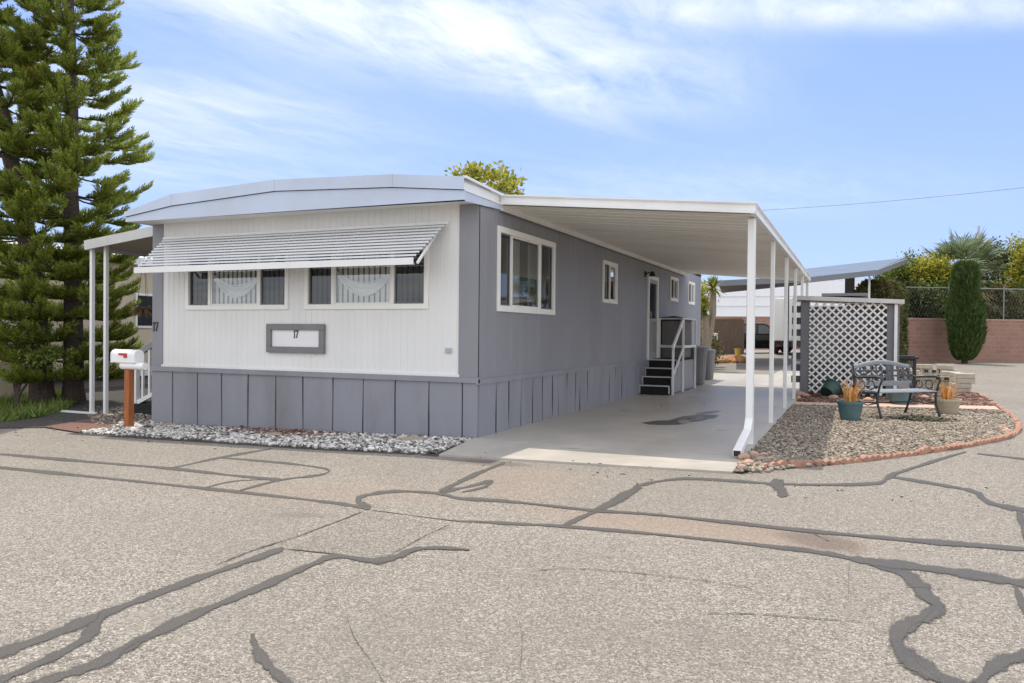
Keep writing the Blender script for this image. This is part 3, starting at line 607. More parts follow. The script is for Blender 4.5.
# awning over the front windows
aw0 = dict(z=2.655, y=.03); aw1 = dict(z=2.165, y=.60); b = MB(TF); ns = 11
for i in range(ns):
    t0 = i/ns; t1 = (i+.66)/ns
    def q(t, k): return (-5.27+.07*t if k == 0 else -.44-.14*t, aw0['y']+(aw1['y']-aw0['y'])*t, aw0['z']+(aw1['z']-aw0['z'])*t)
    ti = max((i-1.1)/ns, 0.); l0, r0 = q(ti, 0), q(ti, 1); l1, r1 = q((i+1)/ns, 0), q((i+1)/ns, 1); z = q((i+.45)/ns, 0)[2]
    b.add([(l0[0], l0[1], z+.006), (r0[0], r0[1], z+.006), (r1[0], r1[1], z), (l1[0], l1[1], z), (r1[0], r1[1]+.004, z-.022), (l1[0], l1[1]+.004, z-.022), (r1[0], r1[1]-.008, z-.025), (l1[0], l1[1]-.008, z-.025)], [(0, 1, 2, 3), (3, 2, 4, 5), (5, 4, 6, 7)])
aw = b.build('window_awning', surf('awning slat paint', (.66, .67, .68), .45, .04), house)
b = MB(TF); b.box(-5.21, -.575, .596, .615, 2.105, 2.185); b.box(-5.21, -.575, .57, .596, 2.105, 2.115); b.build('valance', m_trim, aw)
b = MB(TF); b.box(-5.30, -.42, -.005, .03, 2.655, 2.69); b.build('wall_rail', m_trim, aw)
for xx in (-5.235, -3.9, -2.8, -1.75, -.53):
    b = MB(TF); b.bar((xx, .02, 2.63), (xx, .585, 2.12), .022, .03); b.build('rib', m_trim, aw)
# house number board
b = MB(TF); x0, x1, z0, z1 = -3.295, -2.305, .995, 1.395; fw = .085
for q_ in ((x0, x1, z0, z0+fw), (x0, x1, z1-fw, z1), (x0, x0+fw, z0+fw, z1-fw), (x1-fw, x1, z0+fw, z1-fw)): b.box(q_[0], q_[1], .002, .05, q_[2], q_[3])
sg = b.build('number_board', surf('board frame grey', (.19, .19, .19), .55), house, bevel=.006)
b = MB(TF); b.box(x0+fw, x1-fw, .002, .02, z0+fw, z1-fw); b.build('board_panel', m_plate, sg)
ONE = [(.10, 0), (.42, 0), (.42, .08), (.34, .10), (.34, 1), (.20, 1), (.08, .86), (.10, .80), (.20, .86), (.20, .10), (.10, .08)]
SEV = [(.10, 0), (.28, 0), (.32, .35), (.52, .84), (.52, 1), (.0, 1), (-.03, .76), (.03, .76), (.08, .86), (.36, .86), (.16, .42)]
def digits(T, x, z, h, d0, d1, par):
    for poly, off in ((ONE, 0), (SEV, .52)):
        b = MB(T); b.prism(poly, lambda p, q_: (x+(p+off)*h*.82, d0, z+q_*h), lambda p, q_: (x+(p+off)*h*.82, d1, z+q_*h)); b.build('numeral', m_digit, par)
digits(TF, -2.84, 1.20, .105, .0205, .027, sg); digits(TF, -5.52, 1.275, .14, .0125, .022, house)
b = MB(TF); b.box(-.455, -.365, .002, .02, 1.04, 1.105)
for k in range(4): b.box(-.447, -.373, .02, .026, 1.048+k*.014, 1.056+k*.014)
b.build('vent', m_galv, house)
# roof: low bowed roof with deep front fascia
RP = [(.03, 3.132), (-.966, 3.231), (-2.80, 3.294), (-4.65, 3.221), (-5.58, 3.02)]
SP = [(.03, 2.975), (-.966, 3.071), (-2.80, 3.143), (-4.65, 3.056), (-5.58, 2.945)]
def top(x): return np.interp(x, [p[0] for p in RP[::-1]], [p[1] for p in RP[::-1]])
b = MB(); n = len(RP); vs = [(x, y, z) for y in (-.47, HL+.2) for x, z in RP]+[(x, y, z-.05) for y in (-.47, HL+.2) for x, z in RP]
b.add(vs, [(i, i+1, n+i+1, n+i) for i in range(n-1)]+[(2*n+i, 3*n+i, 3*n+i+1, 2*n+i+1) for i in range(n-1)]+[(i, 2*n+i, 2*n+i+1, i+1) for i in range(n-1)])
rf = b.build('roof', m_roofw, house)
b = MB()
b.add([(x, -.475, z) for x, z in RP]+[(x, -.475, z+.004) for x, z in SP]+[(x, -.452, z+.004) for x, z in SP]+[(x, -.40, z-.004) for x, z in RP], [(i, i+n, i+n+1, i+1) for i in range(n-1)]+[(n+i, 2*n+i, 2*n+i+1, n+i+1) for i in range(n-1)])
for xx in (-.966, -2.8, -4.65): b.box(xx-.008, xx+.008, -.479, -.4755, np.interp(xx, [p[0] for p in SP[::-1]], [p[1] for p in SP[::-1]])+.004, top(xx)+.004)
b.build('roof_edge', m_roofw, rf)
b = MB(); FB = 2.862
b.add([(x, -.45, FB+.004*i) for i, (x, z) in enumerate([(.03, 0), (-.966, 0), (-2.8, 0), (-4.65, 0), (-5.58, 0)])]+[(x, -.45, z-.004) for x, z in SP], [(i, i+1, n+i+1, n+i) for i in range(n-1)])
b.add([(.03, -.45, 2.845), (.03, .58, 2.895), (.03, .58, 2.962), (.03, -.45, 2.975)], [(0, 1, 2, 3)]); b.add([(-HW-.05, -.45, 2.88), (-HW-.05, HL, 2.9), (-HW-.05, HL, 3.02), (-HW-.05, -.45, 3.02)], [(3, 2, 1, 0)])
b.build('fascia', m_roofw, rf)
b = MB(); b.box(.0, .012, -.44, .6, 2.98, 3.10); b.build('gable_panel', m_trim, rf)
b = MB(); b.bar((.03, -.47, 3.128), (.03, .6, 3.085), .05, .03); b.bar((.035, -.455, 2.973), (.035, .58, 2.966), .014, .018); b.build('drip_edge', m_trim, rf)
b = MB(); b.add([(-5.58, -.45, FB+.016), (.03, -.45, FB-.016), (.03, 0, WT-.005), (-5.58, 0, WT-.005)], [(0, 1, 2, 3)]); b.build('soffit', m_white, rf)
# ------------------------------------------------------------------ carport
cp = thing('carport', 'long cream metal carport awning on white posts along the house', 'carport', (3.13, .95, 0))
CY0, CY1 = .60, 12.45; zU = lambda x: 2.965-.285*x/3.16
b = MB(); yy = []; y = CY0+.05
while y < CY1: yy += [(y, 0), (y+.235, 0), (y+.25, .022), (y+.285, .022), (y+.30, 0)]; y += .30
vs = [(x, q_[0], zU(x)+q_[1]) for q_ in yy for x in (.02, 3.15)]
b.add(vs, [(2*i, 2*i+1, 2*i+3, 2*i+2) for i in range(len(yy)-1)])
b.add([(.02, CY0, zU(0)+.10), (3.2, CY0, zU(3.2)+.10), (3.2, CY1, zU(3.2)+.10), (.02, CY1, zU(0)+.10)], [(0, 1, 2, 3)])
b.build('roof_panel', m_pan, cp)
# front fascia: gutter section with lips
def fascia(p0, p1, out, hgt, name):
    b = MB(); o = Vector(out); a0, a1 = Vector(p0), Vector(p1); Z = Vector((0, 0, 1))
    prof = [(0, 0), (.05, 0), (.05, .035), (.035, .04), (.035, .09), (.05, .10), (.05, hgt-.015), (.06, hgt-.015), (.06, hgt), (0, hgt)]
    b.prism(prof, lambda p, q_: a0+o*p+Z*q_, lambda p, q_: a1+o*p+Z*q_); return b.build(name, m_trim, cp)
fascia((.02, CY0, zU(0)), (3.2, CY0, zU(3.2)), (0, -1, 0), .125, 'front_fascia')
fascia((3.15, CY0-.02, zU(3.15)-.005), (3.15, CY1, zU(3.15)-.005), (1, 0, 0), .13, 'gutter')
fascia((.02, CY1, zU(0)), (3.2, CY1, zU(3.2)), (0, 1, 0), .125, 'rear_fascia')
b = MB(); b.box(.001, .035, CY0-.02, CY1, 2.885, 2.962); b.box(.035, .05, CY0-.02, CY1, 2.885, 2.90); b.build('ledger', m_trim, cp)
b = MB(); b.box(.006, .028, .6, CY1, 2.868, 2.885); b.build('seal_strip', m_darkgrey, cp)
PY = [.95, 3.4, 5.85, 8.1, 10.3, 12.3]
for i, y in enumerate(PY):
    r = .034 if i == 0 else .030
    b = MB(); b.box(3.13-r, 3.13+r, y-r, y+r, gz(3, y)-.01, zU(3.13)-.001)
    p = b.build('post', m_trim, cp, bevel=.006)
    b = MB(); b.box(3.13-.055, 3.13+.055, y-.05, y+.05, gz(3, y)-.005, gz(3, y)+.012); b.build('foot_plate', m_galv, p)
b = MB(); b.box(3.085, 3.165, .835, .905, .28, 2.66)
ds = b.build('downspout', m_trim, cp, bevel=.008)
b = MB(); b.bar((3.125, .90, .33), (3.125, .70, .17), .085, .07); b.bar((3.125, .73, .185), (3.132, -.18, .055), .088, .075); b.build('kick_out', m_trim, ds, bevel=.006)
b = MB(); b.bar((3.132, -.175, .0555), (3.132, -.186, .054), .07, .058); b.build('outlet', m_black, ds)  # black plug paints the shade inside the pipe end
# ------------------------------------------------------------------ porch steps on the carport side
st = thing('porch_steps', 'black carpeted porch steps with white handrail up to the side door', 'steps', (.35, 8.2, 0))
SW = .66
for i in range(4):
    y0 = 7.82+.25*i; z1 = .20+.178*i; ye = y0+.25 if i < 3 else 10.6
    b = MB(); b.box(.03, SW-.03, y0+.005, ye+.004, 0 if i < 3 else .02, z1-.012); t = b.build('step', m_tread, st)
    b = MB(); b.box(.025, SW-.025, y0-.012, ye, z1-.010, z1+.004); b.build('tread', m_tread, t)
    b = MB(); b.box(.005, SW-.005, y0-.022, y0-.012, z1-.02, z1+.008); b.box(0.005, .024, y0-.012, y0+.02, z1-.17, z1-.012); b.box(SW-.024, SW-.005, y0-.012, y0+.02, z1-.17, z1-.012); b.build('nosing', m_step, t)
b = MB(); b.box(SW-.02, SW, 8.62, 10.6, .02, .70); b.box(SW-.02, SW, 8.3, 8.6, .02, .5); b.box(0.04, SW-.02, 10.58, 10.6, .02, .7); b.build('platform_side', m_skirt, st)
def post(x, y, z0, z1, r=.022):
    b = MB(); b.box(x-r, x+r, y-r, y+r, z0, z1); return b.build('rail_post', m_trim, st)
xr = SW+.03
post(xr, 8.0, 0, 1.08); post(xr, 9.05, 0, 1.66); post(xr, 10.5, 0, 1.66); post(.05, 9.42, .74, 1.66, .03)
for a, c_, w_, h_ in (((xr, 7.95, 1.0), (xr, 9.07, 1.66), .035, .09), ((xr, 8.02, .42), (xr, 9.05, .98), .03, .05), ((.05, 9.42, 1.66), (xr, 9.12, 1.66), .05, .035), ((.05, 9.42, 1.02), (xr, 9.12, 1.02), .04, .06), ((xr, 9.05, 1.66), (xr, 10.5, 1.66), .04, .035), ((xr, 9.05, 1.02), (xr, 10.5, 1.02), .035, .06)):
    b = MB(); b.bar(a, c_, w_, h_); b.build('handrail', m_trim, st)
gc = thing('covered_box', 'grey storage box with black lid on the porch landing behind the rail', 'storage box', (.35, 10.05, .742))
b = MB(); b.prism([(0, 0), (.52, 0), (.55, .4), (.54, .88), (.0, .88)], lambda p, q_: (.06+p, 9.62, .742+q_), lambda p, q_: (.06+p, 10.48, .742+q_)); b.build('box_body', m_cover, gc, bevel=.02)
b = MB(); b.prism([(-.02, .88), (.57, .88), (.57, .94), (.3, .99), (-.02, .96)], lambda p, q_: (.06+p, 9.59, .742+q_), lambda p, q_: (.06+p, 10.51, .742+q_)); b.build('lid', m_black, gc, bevel=.015)
# bins
def bin_(x, y, h, label, cat='trash bin', s=1.):
    t = thing('trash_bin', label, cat, (x, y, gz(x, y)), 'bins past the porch steps'); z = gz(x, y)
    b = MB(); b.lathe([(.20*s, .02), (.205*s, .03), (.27*s, h*.88), (.285*s, h*.88), (.285*s, h*.92), (.27*s, h*.92)], (x, y, z), 18); bd = b.build('body', m_bin, t, smooth=False)
    b = MB(); b.lathe([(.29*s, h*.92), (.30*s, h*.93), (.30*s, h*.97), (.22*s, h), (.05, h*1.02)], (x, y, z), 18); b.build('lid', m_bin, t)
    for sx in (-1, 1):
        b = MB(); b.tube([(x+sx*.27*s, y-.06, z+h*.7), (x+sx*.33*s, y-.05, z+h*.72), (x+sx*.33*s, y+.05, z+h*.72), (x+sx*.27*s, y+.06, z+h*.7)], .012, 5); b.build('handle', m_bin, t)
bin_(.50, 11.75, 1.0, 'larger round grey trash bin just past the porch landing'); bin_(.36, 14.2, .88, 'smaller pale grey bin furthest along the house wall', s=.8)
# ------------------------------------------------------------------ mailbox
mp = g(129, 429.5, -.01); mx, my, mz = mp; r = math.radians(-3)
mb = thing('mailbox', 'white curbside mailbox with red flag on an orange stained wood post', 'mailbox', mp)
k = 774/ (float((mp-CP)@CF)); MS = 1/k    # metres per pixel at the post
b = MB(); b.box(mx-.047, mx+.047, my-.047, my+.047, mz-.1, mz+60*MS); b.build('post', m_cedar, mb, bevel=.006)
zb = mz+67*MS; Lx = .40
arch = [(-.085, 0), (.085, 0), (.085, .11)]+[(.085*math.cos(a), .11+.075*math.sin(a)) for a in [i*math.pi/10 for i in range(1, 10)]]+[(-.085, .11)]
b = MB(); b.prism(arch, lambda p, q_: (mx-.25, my+p, zb+q_), lambda p, q_: (mx+.20, my+p, zb+q_)); bx_ = b.build('box', m_mail, mb, bevel=.006)
b = MB(); b.prism([(p*1.05, q_*1.03-.002) for p, q_ in arch], lambda p, q_: (mx-.268, my+p, zb+q_), lambda p, q_: (mx-.25, my+p, zb+q_)); b.build('box_door', m_mail, bx_)
b = MB(); b.box(mx-.10, mx+.055, my-.098, my-.087, zb+.105, zb+.135); b.box(mx+.0, mx+.058, my-.0985, my-.0865, zb+.07, zb+.105); b.build('flag', m_red, bx_)
b = MB(); zt = zb-.045; b.tube([(mx-.11, my-.02, zt), (mx+.34, my-.02, zt)], .052, 16); tb = b.build('newspaper_tube', m_mail, mb)
b = MB(); b.tube([(mx-.114, my-.02, zt), (mx-.109, my-.02, zt)], .046, 16); b.build('tube_mouth_shade', m_black, tb)  # black disc on the closed end paints the shaded opening
b = MB(); b.box(mx-.14, mx+.14, my-.06, my+.06, zb-.014, zb-.001); b.build('bracket', m_trim, mb)
# ------------------------------------------------------------------ left side porch awning, steps
pa = thing('porch_awning', 'white sloping porch awning on two posts left of the house', 'porch awning', (-8, .9, -.18))
b = MB(); yA, yB = .68, 6.5
def za(x): return 2.965+(x+5.55)*.105
PF = [(-5.54, yA), (-7.88, yA), (-7.88, yB), (-5.54, yB)]
b.add([(x, y, za(x)) for x, y in PF]+[(x, y, za(x)+.06) for x, y in PF], [(0, 1, 2, 3), (7, 6, 5, 4)]); b.build('awning_pan', surf('tan pan underside', (.42, .38, .32), .6, .1), pa)
b = MB(); b.bar((-5.54, yA-.02, za(-5.54)+.02), (-7.90, yA-.02, za(-7.90)+.02), .04, .16); b.bar((-7.90, yA, za(-7.90)+.01), (-7.90, yB, za(-7.90)+.01), .05, .14); b.build('fascia', surf('shade greyed porch fascia', (.55, .54, .52), .5, .1), pa)  # fascia colour greyed to carry the shade of the trees
for xp_, y in ((-7.82, .74), (-7.58, .82)):
    b = MB(); b.box(xp_-.03, xp_+.025, y-.03, y+.03, gz(-8, y)-.02, za(xp_)); b.build('post', m_trim, pa)
b = MB(); b.box(-8.6, -7.7, .70, .75, gz(-8, 1)-.01, gz(-8, 1)+.035); b.build('sill', m_trim, pa)
ps = thing('side_porch', 'grey side porch steps with white baluster railing behind the mailbox', 'porch', (-6.2, 1.2, -.15))
PSY = 1.05; PX0 = -7.12
b = MB()
for i in range(3): b.box(PX0+.02+.28*i, -5.56, PSY+.07, PSY+1.6, -.2, -.14+.19*(i+1))
b.build('steps', surf('dark steps', (.06, .06, .065), .8), ps)
b = MB(); b.box(PX0-.04, PX0+.04, PSY-.04, PSY+.04, -.2, .86); b.build('newel_post', m_trim, ps); b = MB(); b.box(-6.62, -6.54, PSY-.03, PSY+.05, -.1, 1.78); b.build('newel_post', m_grey, ps)
b = MB(); b.bar((PX0, PSY, .86), (-5.6, PSY, 1.55), .06, .09); b.build('top_rail', m_grey, ps); b = MB(); b.bar((PX0, PSY, .02), (-5.6, PSY, .66), .05, .07); b.build('bottom_rail', m_trim, ps)
for i in range(8):
    x = PX0+.16+.16*i; b = MB(); b.box(x-.018, x+.018, PSY-.018, PSY+.018, .02+(x-PX0)*.42, .86+(x-PX0)*.454); b.build('baluster', m_trim, ps)
b = MB(); b.box(PX0-.02, -5.56, PSY-.1, PSY-.04, -.2, .02); b.build('kick_board', m_tread, ps)
# neighbour's home on the left
XN = -13.2
nb = thing('neighbor_home', 'beige neighbouring mobile home behind the pines on the left', 'mobile home', (XN, 4, -.2))
b = MB(); b.box(XN-5, XN, -1.5, 16, .10, 3.0); b.build('wall', m_beige, nb)
b = MB(); b.box(XN-4.9, XN-.05, -1.45, 15.9, -.22, .10); b.build('skirting', surf('taupe skirting', (.22, .19, .15), .7), nb)
b = MB(); b.box(XN-.01, XN+.05, -1.5, 16, .06, .16); b.build('base_trim', m_trim, nb)
b = MB(); b.box(XN-5.2, XN+.25, -1.9, 16.3, 3.0, 3.18); b.add([(XN-5.2, -1.9, 3.18), (XN+.25, -1.9, 3.18), (XN-2.5, -1.9, 3.6), (XN-5.2, 16.3, 3.18), (XN+.25, 16.3, 3.18), (XN-2.5, 16.3, 3.6)], [(0, 1, 2), (1, 4, 5, 2), (0, 2, 5, 3), (3, 5, 4)]); b.build('roof', m_trim, nb)
for y0 in (.2, 6.2, 10.5):
    b = MB(); b.box(XN-.01, XN+.03, y0-.06, y0+1.46, 1.34, 2.26); wn = b.build('window', m_frame, nb); b = MB(); b.box(XN+.03, XN+.036, y0, y0+1.4, 1.4, 2.2); b.build('pane', m_carglass, wn)
lr = thing('porch_railing', 'white slatted porch railing behind the pines at far left', 'railing', (XN+1.6, 2, -.2))
b = MB(); xr_ = XN+1.5
b.bar((xr_, -2.5, 1.75), (xr_, 2.2, 1.75), .06, .06); b.bar((xr_, -2.5, .95), (xr_, 2.2, .95), .05, .05); b.build('rails', m_trim, lr)
for i in range(24):
    b = MB(); y = -2.4+.2*i; b.box(xr_-.015, xr_+.015, y-.015, y+.015, .95 if i % 6 else -.2, 1.75); b.build('baluster', m_trim, lr)
b = MB(); b.box(xr_-1.45, xr_+.02, -2.6, 2.3, .5, .62); b.box(xr_-.02, xr_+.02, -2.6, 2.3, -.2, .5); b.build('porch_deck', m_beige, lr)
# ------------------------------------------------------------------ foliage helpers
def norm(v): return v/np.maximum(np.linalg.norm(v, axis=-1, keepdims=True), 1e-9)
def blades(P, D, Ln, Wd, curl=None):
    """triangle blades: base P, direction D, length, width"""
    n = len(P); S_ = norm(np.cross(D, RNG.normal(0, 1, (n, 3))))
    Ln = np.broadcast_to(Ln, (n,))[:, None]; Wd = np.broadcast_to(Wd, (n,))[:, None]
    V = np.stack([P-S_*Wd/2, P+S_*Wd/2, P+D*Ln], 1).reshape(-1, 3); return V, np.arange(3*n).reshape(n, 3)
def leaves(P, D, Ln, Wd):
    n = len(P); S_ = norm(np.cross(D, RNG.normal(0, 1, (n, 3)))); Ln = np.broadcast_to(Ln, (n,))[:, None]; Wd = np.broadcast_to(Wd, (n,))[:, None]
    V = np.stack([P, P+D*Ln*.45+S_*Wd/2, P+D*Ln, P+D*Ln*.45-S_*Wd/2], 1).reshape(-1, 3); return V, np.arange(4*n).reshape(n, 4)
def clumps(c, rad, nclump, per, csize, ln, wd, seed, shape=None, up=.2, surface=.55):
    rng = np.random.default_rng(seed); d = norm(rng.normal(0, 1, (nclump, 3))); rr = (surface+(1-surface)*rng.random(nclump))[:, None]*(.85+.3*rng.random((nclump, 1)))
    C_ = d*rr*np.array(rad)
    if shape is not None: C_ = shape(C_, rng)
    C_ = C_+np.array(c); n = nclump*per
    P = np.repeat(C_, per, 0)+rng.normal(0, 1, (n, 3))*csize*np.repeat(.6+.7*rng.random(nclump), per)[:, None]
    D = norm(rng.normal(0, 1, (n, 3))+np.repeat(d, per, 0)*.6+np.array([0, 0, up]))
    return P, D, C_
def limb_tree(name, label, cat, base, topc, rad, mat, nclump, per, csize, ln, wd, seed, trunk_r=.12, group=None, up=.1, bark=None, nl=9):
    t = thing(name, label, cat, base, group); rng = np.random.default_rng(seed)
    P, D, C_ = clumps(topc, rad, nclump, per, csize, ln, wd, seed, up=up)
    V, Fc = leaves(P, D, ln*rng.uniform(.7, 1.3, len(P)), wd); npmesh('crown', V, Fc, mat, t)
    b = MB(); bz = Vector(base); tz = Vector(topc)
    b.tube([bz-Vector((0, 0, .1)), bz.lerp(tz, .35)+Vector((.05, .03, 0)), bz.lerp(tz, .8), tz], [trunk_r, trunk_r*.8, trunk_r*.5, trunk_r*.25], 8)
    for i in rng.choice(len(C_), min(nl, len(C_)), replace=False):
        e = Vector(C_[i]); s_ = bz.lerp(tz, .45+.4*rng.random()); b.tube([s_, s_.lerp(e, .5)+Vector((0, 0, .05)), e], [trunk_r*.4, trunk_r*.22, trunk_r*.08], 5)
    b.build('trunk', bark or m_bark, t); return t
# Norfolk pines
def norfolk(label, base, path, H_, rprof, seed, lim=None, yellow=0, z0=.6, tr=.20):
    """path: (dx,dy,z) points of the trunk above the base"""
    rng = np.random.default_rng(seed); t = thing('pine_tree', label, 'tree', base, 'tall pines left of the house'); bz = np.array(base)
    pz = np.array([p[2] for p in path]); px2 = np.array([p[0] for p in path]); py2 = np.array([p[1] for p in path])
    tp = lambda z: bz+np.array([np.interp(z, pz, px2), np.interp(z, pz, py2), z])
    b = MB(); zz = np.linspace(-.15, H_, 26); b.tube([tp(z)+rng.normal(0, .012, 3)*(z > 0) for z in zz], [max(tr*(1-.93*max(z, 0)/H_), .012)*(1.35 if z < .1 else 1) for z in zz], 10); b.build('trunk', m_bark, t)
    lb = MB(); PP, DD, LL = [], [], []; YP, YD = [], []; z = z0
    while z < H_-.15:
        R_ = rprof(z); nb_ = int(rng.integers(6, 8)); a0 = rng.uniform(0, 6.28)
        for k in range(nb_):
            if rng.random() < .10: continue
            a = a0+6.28*k/nb_+rng.normal(0, .16); Lb = R_*rng.uniform(.72, 1.12); zz0 = z+rng.normal(0, .022); o = tp(zz0); dr = np.array([math.cos(a), math.sin(a), 0.])
            el = rng.normal(.02, .025); sag = rng.uniform(.05, .09)*Lb
            def plume(o, dr, Lb, s0, r_, yel, el, sag):
                def pt(s_): return o+dr*Lb*s_+np.array([0, 0, el*Lb*s_-sag*math.sin(math.pi*min(s_*1.1, 1))+.16*Lb*s_**4])
                lb.tube([pt(s_) for s_ in (0, .25, .5, .75, 1)], [r_, r_*.8, r_*.6, r_*.45, r_*.25], 4, False)
                m = max(int(Lb*(1-s0)/.034), 4); S_ = np.linspace(s0, 1., m)+rng.uniform(-.01, .01, m)
                C_ = np.array([pt(q) for q in S_]); T_ = norm(np.array([pt(q+.02)-pt(q-.02) for q in S_]))
                sd = norm(np.cross(T_, [0, 0, 1.])); up = np.cross(sd, T_); nbl = 7
                ph = rng.uniform(-1.0, math.pi+1.0, (m, nbl)); rad = np.cos(ph)[..., None]*sd[:, None]+np.sin(ph)[..., None]*up[:, None]*.42
                d = norm(T_[:, None]*.85+rad*.8); ll = .155*(.45+.55*np.clip((S_-s0)/.25, 0, 1))*(1-.35*np.clip((S_-.85)/.15, 0, 1)); ll = ll[:, None]*rng.uniform(.7, 1.2, (m, nbl))
                k_ = 7; q = np.linspace(.1, 1, k_); pp = C_[:, None, None]+d[:, :, None]*ll[..., None, None]*q[:, None]+np.array([0, 0, .05])*(q**2)[:, None]
                dd = norm(d[:, :, None]+norm(rng.normal(0, 1, pp.shape))*.5+np.array([0, 0, .15]))
                (YP if yel else PP).append(pp.reshape(-1, 3)); (YD if yel else DD).append(dd.reshape(-1, 3)); return pt
            yel = rng.random() < yellow and zz0 > 5
            pt = plume(o, dr, Lb, rng.uniform(.24, .40), .022, yel, el, sag)
            for sg_ in (-1, 1, -1, 1):
                if Lb < .6 or rng.random() < .1: continue
                s_ = rng.uniform(.30, .68); a2 = a+sg_*rng.uniform(.35, .75); plume(pt(s_), np.array([math.cos(a2), math.sin(a2), 0]), Lb*rng.uniform(.28, .46), .18, .011, yel, el+rng.normal(.03, .02), sag*.3)
        z += rng.uniform(.36, .44)
    lb.build('limbs', m_bark, t)
    P = np.concatenate(PP); D = np.concatenate(DD); V, Fc = blades(P, D, RNG.uniform(.04, .07, len(P)), .020); npmesh('crown', V, Fc, m_pine, t)
    if YP:
        P = np.concatenate(YP); D = np.concatenate(YD); V, Fc = blades(P, D, RNG.uniform(.06, .11, len(P)), .022); npmesh('yellow_spray', V, Fc, m_pine2, t)
    return t
def prof(z, Rm, zm, H_): return Rm*(.75+.25*min(z/2.4, 1)) if z < zm else max(Rm*((H_-z)/(H_-zm))**.85, .12)
pb = atg(74, 15.4, -.02); up_ = at(70, 0, 15.4); ax = (up_[0]-pb[0], up_[1]-pb[1])
norfolk('straight dark pine nearest the porch awning, taller than the house', pb, [(0, 0, -1), (0, 0, 0), (ax[0], ax[1], 8.5), (ax[0]*1.3, ax[1]*1.3, 13.5)], 13.4, lambda z: prof(z, 1.42, 5.2, 13.8), 11)
pb = atg(44, 15.0, -.02); l1 = at(30, 250, 15.0); l2 = at(4, 120, 15.0); l3 = at(-30, 0, 15.0)
norfolk('leaning pine with thick slanting trunk at the far left', pb, [(0, 0, -1), (0, 0, 0)]+[(q_[0]-pb[0], q_[1]-pb[1], q_[2]-pb[2]) for q_ in (l1, l2, l3)]+[((l3[0]-pb[0])*1.35, (l3[1]-pb[1])*1.35, 12.5)], 12.4, lambda z: prof(z, 1.32, 6.2, 13.2), 23, yellow=.10, tr=.22)
# young shrub under the pines
sb = atg(17, 14.4, 0)
t = thing('young_tree', 'small forked sapling in front of the leaning pine', 'tree', sb); b = MB(); V0 = Vector(sb)
CC = []
for dx, dz in ((-.42, 1.15), (.05, 1.0), (.62, .95), (.25, 1.5), (-.2, 1.6)):
    e = V0+Vector((dx, .1*dz, dz)); b.tube([V0+Vector((0, 0, -.05)), V0+Vector((dx*.12, 0, .28)), V0.lerp(e, .6)+Vector((0, 0, .06)), e], [.03, .026, .016, .008], 6); CC.append(np.array(e))
b.build('trunk', m_bark, t); CC = np.array(CC); P = np.repeat(CC, 260, 0)+RNG.normal(0, 1, (1300, 3))*np.array([.2, .2, .11]); D = norm(RNG.normal(0, 1, (1300, 3))+np.array([0, 0, .2])); V, Fc = leaves(P, D, RNG.uniform(.06, .11, 1300), .03); npmesh('crown', V, Fc, m_mgreen, t)
# ice plant bed
X, Y = scatter([sp(-60, 427), sp(0, 424), sp(40, 419), sp(66, 412), sp(80, 402), sp(55, 396), sp(-60, 396)], 16000); n = len(X)
P = np.stack([X, Y, gzv(X, Y)-.01+.05*np.sin(X*3)*np.cos(Y*4)], 1); D = norm(RNG.normal(0, .5, (n, 3))+np.array([0, 0, 1.])); V, Fc = blades(P, D, RNG.uniform(.10, .24, n), .035)
tag(npmesh('ground_cover', V, Fc, m_grassy), 'green finger leaved ground cover bordering the road under the pines', 'ground cover', kind='stuff')
X, Y = np.concatenate([RNG.uniform(-5.4, 6, 120), RNG.normal(-7.2, 1.2, 120), RNG.uniform(3.4, 6.4, 60), RNG.uniform(.3, 3, 14)]), np.concatenate([RNG.normal(-1.6, .25, 120), RNG.normal(-1.4, .8, 120), RNG.uniform(.5, 9, 60), RNG.uniform(2, 10, 14)])
n = len(X); P = np.stack([X, Y, gzv(X, Y)+.012], 1); a = RNG.uniform(0, 6.28, n); D = np.stack([np.cos(a), np.sin(a), RNG.normal(0, .12, n)], 1); V, Fc = leaves(P, D, RNG.uniform(.02, .06, n), .014)
tag(npmesh('leaf_litter', V, Fc, island('dry leaf litter', [(0, (.06, .04, .025)), (.6, (.16, .10, .05)), (1, (.28, .2, .1))])), 'scattered dry leaf litter along the road edge and garden bed', 'leaf litter', kind='stuff')
hp = at(144, 309, 14.1); t = thing('hanging_plant', 'dried brown hanging plant under the side porch awning', 'hanging plant', hp)
n = 420; a = RNG.uniform(0, 6.28, n); P = hp+np.stack([np.cos(a), np.sin(a), np.zeros(n)], 1)*RNG.uniform(0, .13, n)[:, None]; D = norm(np.stack([np.cos(a)*.6, np.sin(a)*.6, RNG.uniform(-1.2, .3, n)], 1)); V, Fc = blades(P, D, RNG.uniform(.1, .22, n), .02); npmesh('fronds', V, Fc, m_dead, t)
b = MB(); b.lathe([(.04, -.06), (.12, .0), (.13, .04)], hp, 12); b.build('basket', m_wood, t); b = MB()
for k in range(3): b.tube([Vector(hp)+Vector((.12*math.cos(k*2.1), .12*math.sin(k*2.1), .04)), Vector(hp)+Vector((0, 0, .98))], .004, 4)
b.build('hanger', m_black, t)
# yellow green tree behind the roof
b0 = atg(486, 26); tc_ = at(482, 192, 26)
limb_tree('leafy_tree', 'yellow green leafy treetop showing over the roof beside the carport', 'tree', b0, tc_, (1.45, 1.2, .85), m_ygreen, 60, 60, .16, .20, .10, 5, .14)
